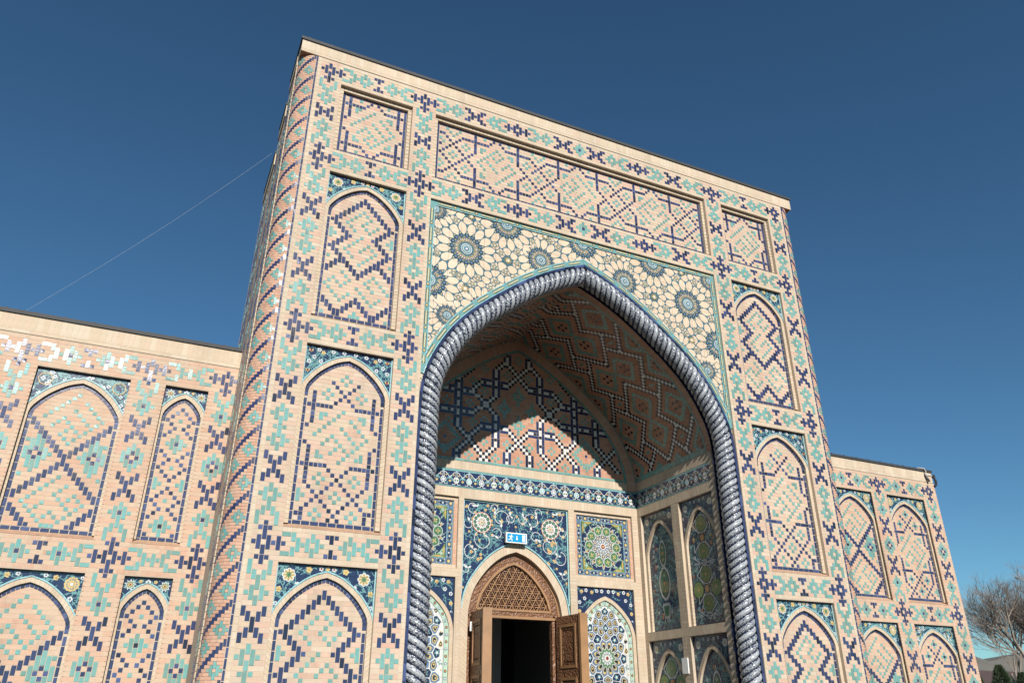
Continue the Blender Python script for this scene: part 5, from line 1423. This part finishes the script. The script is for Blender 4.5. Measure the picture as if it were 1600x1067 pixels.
# solid body of the portal: sides stepping down towards the back
def left_side(y): return 0
FSl=Fr(W(-8.45,D_,0),Vector((0,-U,0)),Vector((0,0,-U)),Vector((-U,0,0)))     # seen from the left, a = D_-y
FSr=Fr(W(168.45,0,0),Vector((0,U,0)),Vector((0,0,-U)),Vector((U,0,0)))
steps=[(6.0,18.0,-1.78),(18.0,30.0,7.0),(30.0,D_,16.0)]
b=MB(); 
for y0,y1,top in steps:
    sheet(b,FSl,D_-y1,D_-y0,top-4.0,190,-.04,'grout'); sheet(b,FSr,y0,y1,top-4.0,190,-.04,'grout')
    b.poly([W(-8.45,y0,top-4),W(168.45,y0,top-4),W(168.45,y1,top-4),W(-8.45,y1,top-4)],'flash')
    if y0>6: b.poly([W(-8.45,y0,top-4),W(-8.45,y0,top-14),W(168.45,y0,top-14),W(168.45,y0,top-4)],'plaster')
for xa,xb,ra,rb in ((-8.45,58,10,190),(58,104,10,117),(104,168.45,10,190)): b.poly([W(xb,D_,rb),W(xa,D_,rb),W(xa,D_,ra),W(xb,D_,ra)],'plaster')
b.poly([W(-8.45,0.4,-5.8),W(168.45,.4,-5.8),W(168.45,6.5,-5.8),W(-8.45,6.5,-5.8)],'flash')
# soffits above the round corner columns
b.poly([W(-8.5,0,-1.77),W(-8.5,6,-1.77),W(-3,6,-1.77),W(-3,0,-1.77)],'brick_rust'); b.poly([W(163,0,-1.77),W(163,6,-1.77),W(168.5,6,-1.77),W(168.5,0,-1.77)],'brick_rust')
PBY=b.build('portal_body',B)
for y0,y1,top in steps:
    for F_,a,b_ in ((FSl,D_-y1,D_-y0),(FSr,y0,y1)):
        g=MB(); box(g,F_,a,b_,top-4.1,top,-.4,.25,'brick_soldier'); box(g,F_,a-.2,b_+.2,top-4.9,top-4.1,-1,.45,'flash'); g.build('side_parapet',B)
# patterned brickwork on the portal's flanks
def flank(F,a0,a1,r0,r1,par):
    tl=[]; r=r0+6
    while r<r1-6:
        c=a0+4
        while c<a1-3:
            tl+=sh([(-1,-1,1,3,'T'),(1,-1,1,3,'T'),(0,-2,1,2,'T'),(0,1,1,2,'T'),(-2,0,1,1,'T'),(2,0,1,1,'T')],c,r); tl+=sh([(-2,-3,1,2,'N'),(2,-3,1,2,'N'),(-1,-2,1,2,'N'),(1,-2,1,2,'N'),(0,-1,1,3,'N'),(-1,1,1,2,'N'),(1,1,1,2,'N'),(-2,2,1,2,'N'),(2,2,1,2,'N')],c,r+6)
            c+=7
        r+=12
    tiles(F,tl,par); bricks(F,a0,a1,r0,r1,tl,par)
flank(FSl,D_-17,D_-6,1,189,PBY); flank(FSl,D_-29,D_-18,8,120,PBY); flank(FSl,1,D_-30,17,110,PBY)
flank(FSr,7,17,1,110,PBY)
# ------------------------------------------------------------------ quarter-round corner columns with spiral tilework
def column(sg,label):
    cx,cy_,Rr=((-4.15,4.35,4.3) if sg<0 else (164.15,4.35,4.3)); NC=11; rh=.66
    def fn(a,b_,w):
        th=math.pi/2*(a/NC); r_=Rr+w; return W(cx+sg*r_*math.sin(th),cy_-r_*math.cos(th),b_*rh-1.6)
    F=Cu(fn)
    nr=int((190+1.6)/rh)
    g=MB()
    for i in range(NC*1):
        q=[F(i,0,-.13),F(i,nr,-.13),F(i+1,nr,-.13),F(i+1,0,-.13)]
        g.poly(q if sg>0 else q[::-1],'grout')
    o=g.build('corner_column',B); tag(o,label)
    def fr(mb_,a0,a1,b0,b1,w,m,r_):
        pts=[F(a0,b0,-.16),F(a0,b1,-.16),F(a1,b1,-.16),F(a1,b0,-.16),F(a0+.04,b0+.05,w),F(a0+.04,b1-.05,w),F(a1-.04,b1-.05,w),F(a1-.04,b0+.05,w)]
        if sg<0: pts=pts[:4][::-1]+pts[4:][::-1]
        mb_.hexa(pts,m,r_)
    nav,tur,br=MB(),MB(),MB()
    occ={}
    k=-3
    while k*11<nr+30:
        for u in range(NC): 
            for j in (0,1): occ[(u,k*11+u+j)]='N'
        for (fu,ft) in ((2,6),(7,6),(12,6),(-3,6)):
            for du,dr in ((0,-2),(0,-1),(0,1),(0,2),(-1,-1),(-1,0),(-1,1),(1,-1),(1,0),(1,1),(-2,0),(2,0)): 
                if 0<=fu+du<NC: occ.setdefault((fu+du,k*11+ft+fu+dr),'T')
        k+=1
    for u in range(NC):
        r=0
        while r<nr:
            c=occ.get((u,r))
            if c=='N': fr(nav,u+.02,u+.98,r,r+2 if occ.get((u,r+1))=='N' else r+1,.05,'navy',.15+R()*.7); r+=2 if occ.get((u,r+1))=='N' else 1
            elif c=='T':
                n=1
                while n<3 and occ.get((u,r+n))=='T': n+=1
                fr(tur,u+.02,u+.98,r,r+n,.05,'turq',R()); r+=n
            else: r+=1
    for r in range(nr):
        u=0
        while u<NC:
            if (u,r) in occ: u+=1; continue
            n=1
            while n<2 and u+n<NC and (u+n,r) not in occ: n+=1
            fr(br,u,u+n,r,r+1,.0,'brick_pink',R()); u+=n
    tag(nav.build('navy_tile',o),kind='stuff'); tag(tur.build('turquoise_tile',o),kind='stuff'); tag(br.build('brick',o),kind='stuff')
    # brick trim where the column meets the flank
    e=MB(); y=-1.5
    xx=cx+sg*(Rr+.0)
    while y<189:
        p0=W(xx-sg*.35,cy_+.1,y); q=[W(xx-.3,cy_+1.0,y+1.3),W(xx+.3,cy_+1.0,y+1.3)]
        F3=FSl if sg<0 else FSr
        a=(D_-cy_-1.2) if sg<0 else cy_+.1
        frust(e,F3,a,a+1.1,y+.04,y+1.3,-.1,.22,'brick_soldier',R()); y+=1.35
    e.build('column_trim',o)
column(-1,'left quarter-round corner column with spiral tilework'); column(1,'right quarter-round corner column with spiral tilework')

# ------------------------------------------------------------------ the two lower wings
PC=panelC(); PD=panelD(); PB2=panelB(8,22,31,True); V46=vband46()
def wing(F,js,ext0,ext1,spec,par_name,lab,dense):
    """js: junction columns; spec: list of (i,kind,styles)"""
    levels=[89,135,181]; holes=[]
    for i in range(len(js)-1):
        for k in range(2): holes.append((js[i]+3.5,js[i+1]-3.5,levels[k]+3.7,levels[k+1]-3.5))
    g=MB(); sheet(g,F,ext0,ext1,85.3,190+6,-.04,'grout',holes); o=g.build(par_name,B); tag(o,lab)
    tl=[]
    for k,r in enumerate(levels):
        for i,j in enumerate(js):
            tl+=sh(junction(i>0,i<len(js)-1,k>0,True,True),j,r)
            if i<len(js)-1: tl+=sh(band28(True) if js[i+1]-j==28 else band18(),j,r)
            if k<2: tl+=sh(V46,j,r)
    tl=[x for x in tl if x[1]+x[3]<192]
    tiles(F,tl,o)
    def sk(c,r): return any(h[0]<c<h[1] and h[2]<r+.3 and r-.3<h[3] for h in holes)
    def un(c,r): return any(r in (L+3,L-3) and any(h[0]<c<h[1] for h in holes) for L in levels)
    bricks(F,int(math.ceil(ext0)),int(math.floor(ext1)),86,189,tl,o,'brick_wing',skip=sk,unit=un)
    for i,kind,sty in spec:
        fld={'C':PC,'D':PD,'B':PB2}[kind]
        for k in range(2): arch_panel(F,js[i],js[i+1],levels[k],levels[k+1],fld,sty[k],'brick_wing')
    return o
DL,DR=30.16,31.95
FWL=Fr(W(.656,DL,-2.489),Vector((U,0,0)),Vector((0,0,-U)),Vector((0,-U,0)))
FWR=Fr(W(5.58-.0,DR,-3.2987),Vector((U,0,0)),Vector((0,0,-U)),Vector((0,-U,0)))
wing(FWL,[-85.5,-57.5,-29.5,-11.5],-96,-9.0,[(0,'C',('white','sun')),(1,'C',('white','sun')),(2,'D',('star','star'))],'left_wing_wall','left wing wall with tiled arched panels',True)
wing(FWR,[171.5,189.5,217.5,245.5],163.5,249.0,[(0,'D',('star','star')),(1,'C',('sun','sun')),(2,'B',('sun','white'))],'right_wing_wall','right wing wall with tiled arched panels',True)
parapet(FWL,-96,-9.0,80.6,85.3); flash(FWL,-96.3,-8.9,80.6)
parapet(FWR,163.5,249.0,81.2,85.3); flash(FWR,163.5,249.4,81.2)
b=MB()
def wbody(F,x0,x1,dep,endside):
    for a,c_,d_,e_ in ():pass
    pts=lambda x,w,r: F(x,r,w)
    b.poly([pts(x0,-.2,81),pts(x1,-.2,81),pts(x1,-dep,81),pts(x0,-dep,81)],'flash')
    b.poly([pts(x1,-.1,81),pts(x1,-.1,196),pts(x1,-dep,196),pts(x1,-dep,81)],'brick_soldier'); b.poly([pts(x0,-.1,196),pts(x0,-.1,81),pts(x0,-dep,81),pts(x0,-dep,196)],'brick_soldier')
    b.poly([pts(x1,-dep,196),pts(x0,-dep,196),pts(x0,-dep,81),pts(x1,-dep,81)],'plaster')
wbody(FWL,-96,-9,60,0); wbody(FWR,163.5,249.0,60,1)
b.build('wing_body',B)

# ------------------------------------------------------------------ turn the recorded pieces into objects and stuff
def proj(p):
    d=p-CAMP; z=d.dot(f)
    if z<=.1: return None
    return (800+FPX*d.dot(r2)/z,533.5-FPX*d.dot(u2)/z)
score={}
for i,pc in enumerate(PIECES):
    nm,F,u0,u1,v0,v1=pc[:6]
    q=[proj(F(a,c,pc[7])) for a,c in ((u0,v0),(u0,v1),(u1,v1),(u1,v0))]
    if any(t is None for t in q): continue
    cx=sum(t[0] for t in q)/4; cy_=sum(t[1] for t in q)/4
    if not(2<cx<1598 and 2<cy_<1065): continue
    ar=sum(q[k][0]*q[(k+1)%4][1]-q[(k+1)%4][0]*q[k][1] for k in range(4))/2
    if ar>=0: continue   # facing away
    # behind the rope, the portal's corner or the jambs
    if F in (FB,) and False: continue
    score.setdefault(nm,[]).append((-abs(ar),i))
solo=set()
for nm,l in score.items():
    l.sort(); solo|={i for _,i in l[:300]}
rest={}; cache={}
for i,(nm,F,u0,u1,v0,v1,w0,w1,m,r_,ins,jit,par) in enumerate(PIECES):
    if i in solo and F.aff:
        key=(round(u1-u0,2),round(v1-v0,2),m,min(int(r_*8),7),round(w1-w0,2),ins)
        if key not in cache:
            mb_=MB(); a,c=key[0]/2,key[1]/2
            Z=Fr(Vector((0,0,0)),Vector((U,0,0)),Vector((0,0,-U)),Vector((0,-U,0)))
            frust(mb_,Z,-a,a,-c,c,w0-w1,0,m,(key[3]+.5)/8,ins,0.0)
            me=bpy.data.meshes.new(nm); me.from_pydata([tuple(x) for x in mb_.v],[],mb_.f); me.materials.append(M[m])
            at=me.attributes.new('rnd','FLOAT','FACE'); at.data.foreach_set('value',mb_.r); me.update(); cache[key]=me
        o=bpy.data.objects.new(nm,cache[key]); COL.objects.link(o)
        X=F.u.normalized(); Yn=-F.n.normalized(); Zn=-F.v.normalized()
        m3=Matrix((X,Yn,Zn)).transposed(); tilt=Matrix.Rotation((R()-.5)*jit*.9,3,'X')@Matrix.Rotation((R()-.5)*jit*.9,3,'Z')
        o.matrix_world=Matrix.Translation(F((u0+u1)/2,(v0+v1)/2,w1))@(m3@tilt).to_4x4()
        o.parent=par
    else:
        frust(rest.setdefault(nm,MB()),F,u0,u1,v0,v1,w0,w1,m,r_,ins,jit)
for nm,mb_ in rest.items(): tag(mb_.build(nm,B),kind='stuff')

# ------------------------------------------------------------------ things on and round the building
def tube(mb_,pts,rad,m,n=5,r=None,taper=None):
    prev=None
    for i,p in enumerate(pts):
        a=pts[max(i-1,0)]; c=pts[min(i+1,len(pts)-1)]; t=(c-a).normalized() if (c-a).length>1e-9 else Vector((0,0,1))
        s1=t.cross(Vector((.31,.17,.93))).normalized(); s2=t.cross(s1); rr=rad if taper is None else rad+(taper-rad)*i/(len(pts)-1)
        ring=[p+s1*(math.cos(6.2832*k/n)*rr)+s2*(math.sin(6.2832*k/n)*rr) for k in range(n)]
        b0=len(mb_.v); mb_.v.extend(ring)
        if prev is not None:
            for k in range(n): mb_.f.append((prev+k,b0+k,b0+(k+1)%n,prev+(k+1)%n)); mb_.m.append(m); mb_.r.append(.5 if r is None else r)
        prev=b0
def ray(px,py):
    d_=f+r2*((px-800)/FPX)+u2*((533.5-py)/FPX); return d_
def at_dist(px,py,Y):
    d_=ray(px,py); t=(Y-CAMP.y)/d_.y; return CAMP+d_*t
# emergency exit sign
sg_=empty('exit_sign',W(78.8,YB-1.2,117.7)); tag(sg_,'small blue and white emergency exit sign above the doorway arch','sign')
def child(mb_,name,par):
    o=mb_.build(name,par); o.matrix_parent_inverse=Matrix.Translation(-par.location); return o
FS=facade(YB-1.2)
m=MB(); box(m,FS,75.4,82.3,114.8,117.8,-1.0,.0,'metal_white'); child(m,'sign_case',sg_)
m=MB(); quad(m,FS,75.7,82.0,115.1,117.5,.07,'sign_blue'); child(m,'sign_face',sg_)
s=Mos(FS,.07)
def sp(pts,l=1):
    a=sum(pts[i][0]*pts[(i+1)%len(pts)][1]-pts[(i+1)%len(pts)][0]*pts[i][1] for i in range(len(pts)))
    if a>0: pts=pts[::-1]
    s.mb.poly([FS(x,y,.07+.05*l) for x,y in pts],'metal_white')
sp([(80.7,115.3),(81.7,115.3),(81.7,117.3),(80.7,117.3)])
sp([(78.75,115.7),(79.05,115.7),(79.05,116.5),(79.3,116.5),(78.9,117.0),(78.5,116.5),(78.75,116.5)])
sp([(77.15+.2*math.cos(k*.785),115.5+.2*math.sin(k*.785)) for k in range(8)])
for pts in ([(76.75,115.75),(77.2,115.8),(77.05,116.5),(76.7,116.4)],[(77.2,115.85),(77.75,116.05),(77.7,116.2),(77.15,116.05)],[(76.75,115.8),(76.35,116.15),(76.1,116.1),(76.6,115.7)],[(76.75,116.4),(77.05,116.45),(77.4,116.85),(77.35,117.3),(77.15,117.3),(77.15,116.95)],[(76.7,116.35),(76.95,116.5),(76.65,117.0),(75.95,117.05),(75.95,116.9),(76.5,116.8)]): sp(pts)
child(s.mb,'sign_pictogram',sg_)
# small white notice plate on the pier of the right porch wall
Fw=Fr(W(XR,YB,0),Vector((0,-U,0)),Vector((0,0,-U)),Vector((-U,0,0)))
np_=MB(); box(np_,Fw,YB-28,YB-25.3,149.5,153.6,.02,.35,'metal_white'); o=np_.build('notice_plate'); tag(o,'small blank white notice plate on the pier of the right porch wall','plate')
# security camera and cable at the far corner of the right wing
cb=W(5.58+246.0,DR-.3,84.3-3.3); sc=empty('security_camera',cb); tag(sc,'white bracket with camera and looped cable at the far roof corner of the right wing','camera')
def wr(x,w,r_): return FWR(x,r_,w)
m=MB(); box(m,FWR,245.0,249.1,82.2,82.6,.1,.5,'cable'); child(m,'bracket',sc)
m=MB(); tube(m,[wr(244.9,.6,82.4),wr(245.4,.9,84.0),wr(246.0,1.0,85.2)],.028,'metal_dark',6); child(m,'camera_tube',sc)
m=MB(); tube(m,[wr(244.9,.6,82.6),wr(245.1,1.1,81.2),wr(244.6,1.0,80.2),wr(243.7,.2,79.8),wr(243.0,-.8,79.7)],.014,'cable',6); child(m,'cable_loop',sc)
m=MB(); box(m,FWR,249.1,250.2,82.0,83.0,-.4,.9,'metal_dark'); tube(m,[wr(249.6,.6,83.0),wr(250.1,.7,84.6),wr(250.0,.5,86.0),wr(249.3,.3,86.6)],.03,'metal_dark',6); child(m,'junction_box',sc)
# wire from the left wing's roof to the portal's flank
m=MB(); a=FWL(-59.5,79.4,-.5); c=at_dist(425,240,20*U); pts=[]
for i in range(15):
    t=i/14; p=a.lerp(c,t); p.z-=.10*math.sin(math.pi*t); pts.append(p)
tube(m,pts,.0014,'twig_pale',4); o=m.build('overhead_wire'); tag(o,'thin pale wire running from the left wing roof up to the portal','wire')
# conduit end fixed to the flank of the portal
# ------------------------------------------------------------------ trees and far things to the right
random.seed(5)
def bare_tree(name,px,Y,topy,label,spread,levels,r0,lean=0.0,group=None,nb=3):
    top=at_dist(px,topy,Y); base=Vector((top.x,Y,0)); H=top.z
    root=empty(name,base); tag(root,label,'tree',group)
    tr=MB(); br_=MB(); tw=MB()
    def grow(p,d_,L,r_,lv,wob=.18):
        n=5 if lv<3 else 3; pts=[p]; q=p.copy(); dd=d_.copy()
        for i in range(n):
            dd=(dd+Vector(((R()-.5)*wob,(R()-.5)*wob,(R()-.5)*wob+.035))).normalized(); q=q+dd*(L/n); pts.append(q.copy())
        tgt=tr if lv==0 else (br_ if lv<levels-2 else tw)
        tube(tgt,pts,r_,'bark' if lv<levels-2 else 'twig',6 if lv<2 else (4 if lv<4 else 3),R(),r_*.62)
        if lv>=levels: return
        k=nb if lv<3 else random.choice((3,4,4))
        for i in range(k):
            j=random.randint(max(1,n-3),n) if lv>0 else random.randint(n-2,n)
            ax=dd.cross(Vector((R()-.5,R()-.5,R()-.5))).normalized(); an=random.uniform(.28,.62)*(1.1 if lv>1 else .8)
            nd=(Matrix.Rotation(an,3,ax)@dd).normalized(); nd.z=abs(nd.z)*.8+.12 if lv<3 else nd.z*.9+.1
            grow(pts[j],nd.normalized(),L*random.uniform(.62,.82),r_*random.uniform(.5,.62),lv+1,wob*1.1)
    grow(base,Vector((lean,0,1)).normalized(),H*.24,r0,0,.08)
    # scale the crown so that its top reaches the height seen in the photograph
    zmax=max(v.z for v in tw.v); k=H/zmax
    for mb_ in (tr,br_,tw):
        mb_.v=[Vector((base.x+(v.x-base.x)*spread,base.y+(v.y-base.y)*spread,v.z*k)) for v in mb_.v]
    for mb_,nm in ((tr,'trunk'),(br_,'branches'),(tw,'twigs')):
        o=mb_.build(nm,root); o.matrix_parent_inverse=Matrix.Translation(-root.location)
    tag(o,kind='stuff'); return root
bare_tree('bare_tree',1578,34,866,'large leafless plane tree filling the right edge behind the wing',1.55,7,.26,-.10,'bare trees beyond the right wing',4)
bare_tree('bare_tree',1538,48,886,'smaller dark leafless tree close beside the end of the right wing',1.6,7,.16,.05,'bare trees beyond the right wing',3)
bare_tree('bare_tree',1655,46,890,'leafless tree farther back at the very right edge',1.1,6,.22,-.1,'bare trees beyond the right wing',4)
# bird sitting high in the tree
bp=at_dist(1589,903,33.0); bd=MB()
def ell(mb_,c,rx,ry,rz,m,n=8,k=5):
    b0=len(mb_.v)
    for i in range(k+1):
        ph=math.pi*i/k-math.pi/2
        for j in range(n): a=6.2832*j/n; mb_.v.append(c+Vector((rx*math.cos(ph)*math.cos(a),ry*math.cos(ph)*math.sin(a),rz*math.sin(ph))))
    for i in range(k):
        for j in range(n): mb_.f.append((b0+i*n+j,b0+i*n+(j+1)%n,b0+(i+1)*n+(j+1)%n,b0+(i+1)*n+j)); mb_.m.append(m); mb_.r.append(.5)
ell(bd,bp,.17,.09,.08,'metal_dark'); ell(bd,bp+Vector((-.17,0,.08)),.06,.05,.05,'metal_dark')
bd.poly([bp+Vector((.12,-.03,.02)),bp+Vector((.36,-.04,-.02)),bp+Vector((.36,.04,-.02)),bp+Vector((.12,.03,.02))],'metal_dark'); bd.poly([bp+Vector((-.22,.01,.09)),bp+Vector((-.22,-.01,.09)),bp+Vector((-.29,0,.07))],'metal_dark')
tube(bd,[bp+Vector((0,0,-.05)),bp+Vector((0,0,-.16))],.01,'metal_dark',3)
tag(bd.build('bird'),'dark bird perched high among the bare branches','bird')
def conifer(px,Y,topy,wd,label):
    top=at_dist(px,topy,Y); base=Vector((top.x,Y,0)); root=empty('conifer',base); tag(root,label,'tree','conifers at the lower right')
    t=MB(); tube(t,[base,base+Vector((0,0,top.z*.95))],.09,'bark',6,.5,.02); o=t.build('trunk',root); o.matrix_parent_inverse=Matrix.Translation(-root.location)
    c=MB()
    for i in range(5200):
        h=R()**.8; z=top.z*(.12+.88*h); rr=wd*(1-h)**.7*(.45+.55*R()) +.03; a=R()*6.2832
        p=base+Vector((rr*math.cos(a),rr*math.sin(a),z)); d_=Vector((math.cos(a),math.sin(a),.5+R())).normalized(); s1=d_.cross(Vector((R()-.5,R()-.5,R()-.5))).normalized()*.03
        c.poly([p-s1,p+s1,p+d_*(.14+R()*.12)],'conifer',R())
    o=c.build('crown',root); o.matrix_parent_inverse=Matrix.Translation(-root.location); tag(o,kind='stuff')
conifer(1560,30,1040,1.5,'dark green pointed conifer low beside the right wing'); conifer(1596,28,1052,1.2,'dark green conifer at the lower right corner'); conifer(1528,36,1056,.9,'small conifer against the foot of the wing wall')
# red-roofed house and hillside
hp=at_dist(1540,1049,70); w_=MB(); 
def hbox(mb_,x0,x1,y0,y1,z0,z1,m): 
    Z=Fr(Vector((0,0,0)),Vector((1,0,0)),Vector((0,0,-1)),Vector((0,-1,0))); box(mb_,Z,x0,x1,-z1,-z0,-y1,-y0,m)
rt2=empty('red_roofed_house',Vector((hp.x,70,0))); tag(rt2,'low house with dark red roof seen between tree trunks at the lower right','house')
hbox(w_,hp.x-4,hp.x+14,70,80,0,hp.z-1.6,'plaster'); o=w_.build('wall',rt2); o.matrix_parent_inverse=Matrix.Translation(-rt2.location)
w_=MB(); z=hp.z; x0,x1=hp.x-4.5,hp.x+14.5
w_.poly([Vector((x0,69.3,z-1.7)),Vector((x1,69.3,z-1.7)),Vector((x1,75,z+.5)),Vector((x0,75,z+.5))],'roof_red'); w_.poly([Vector((x1,80.7,z-1.7)),Vector((x0,80.7,z-1.7)),Vector((x0,75,z+.5)),Vector((x1,75,z+.5))],'roof_red')
w_.poly([Vector((x0,69.3,z-1.7)),Vector((x0,75,z+.5)),Vector((x0,80.7,z-1.7))],'roof_red'); w_.poly([Vector((x1,69.3,z-1.7)),Vector((x1,80.7,z-1.7)),Vector((x1,75,z+.5))],'roof_red')
o=w_.build('roof',rt2); o.matrix_parent_inverse=Matrix.Translation(-rt2.location)
hm=MB(); n=40; Yh=420; hc=at_dist(1560,1022,Yh)
rows=[]
for i in range(n+1):
    x=hc.x-260+i*16; hgt=hc.z*(1+.10*math.sin(i*.7)+.05*math.sin(i*1.9+1))*(1 if i>2 else .9)
    rows.append((Vector((x,Yh-150,0)),Vector((x,Yh-40,hgt*.62)),Vector((x,Yh,hgt)),Vector((x,Yh+160,hgt*.7))))
for i in range(n):
    for j in range(3): hm.poly([rows[i][j],rows[i+1][j],rows[i+1][j+1],rows[i][j+1]],'hill')
tag(hm.build('hill',smooth=True),kind='structure')
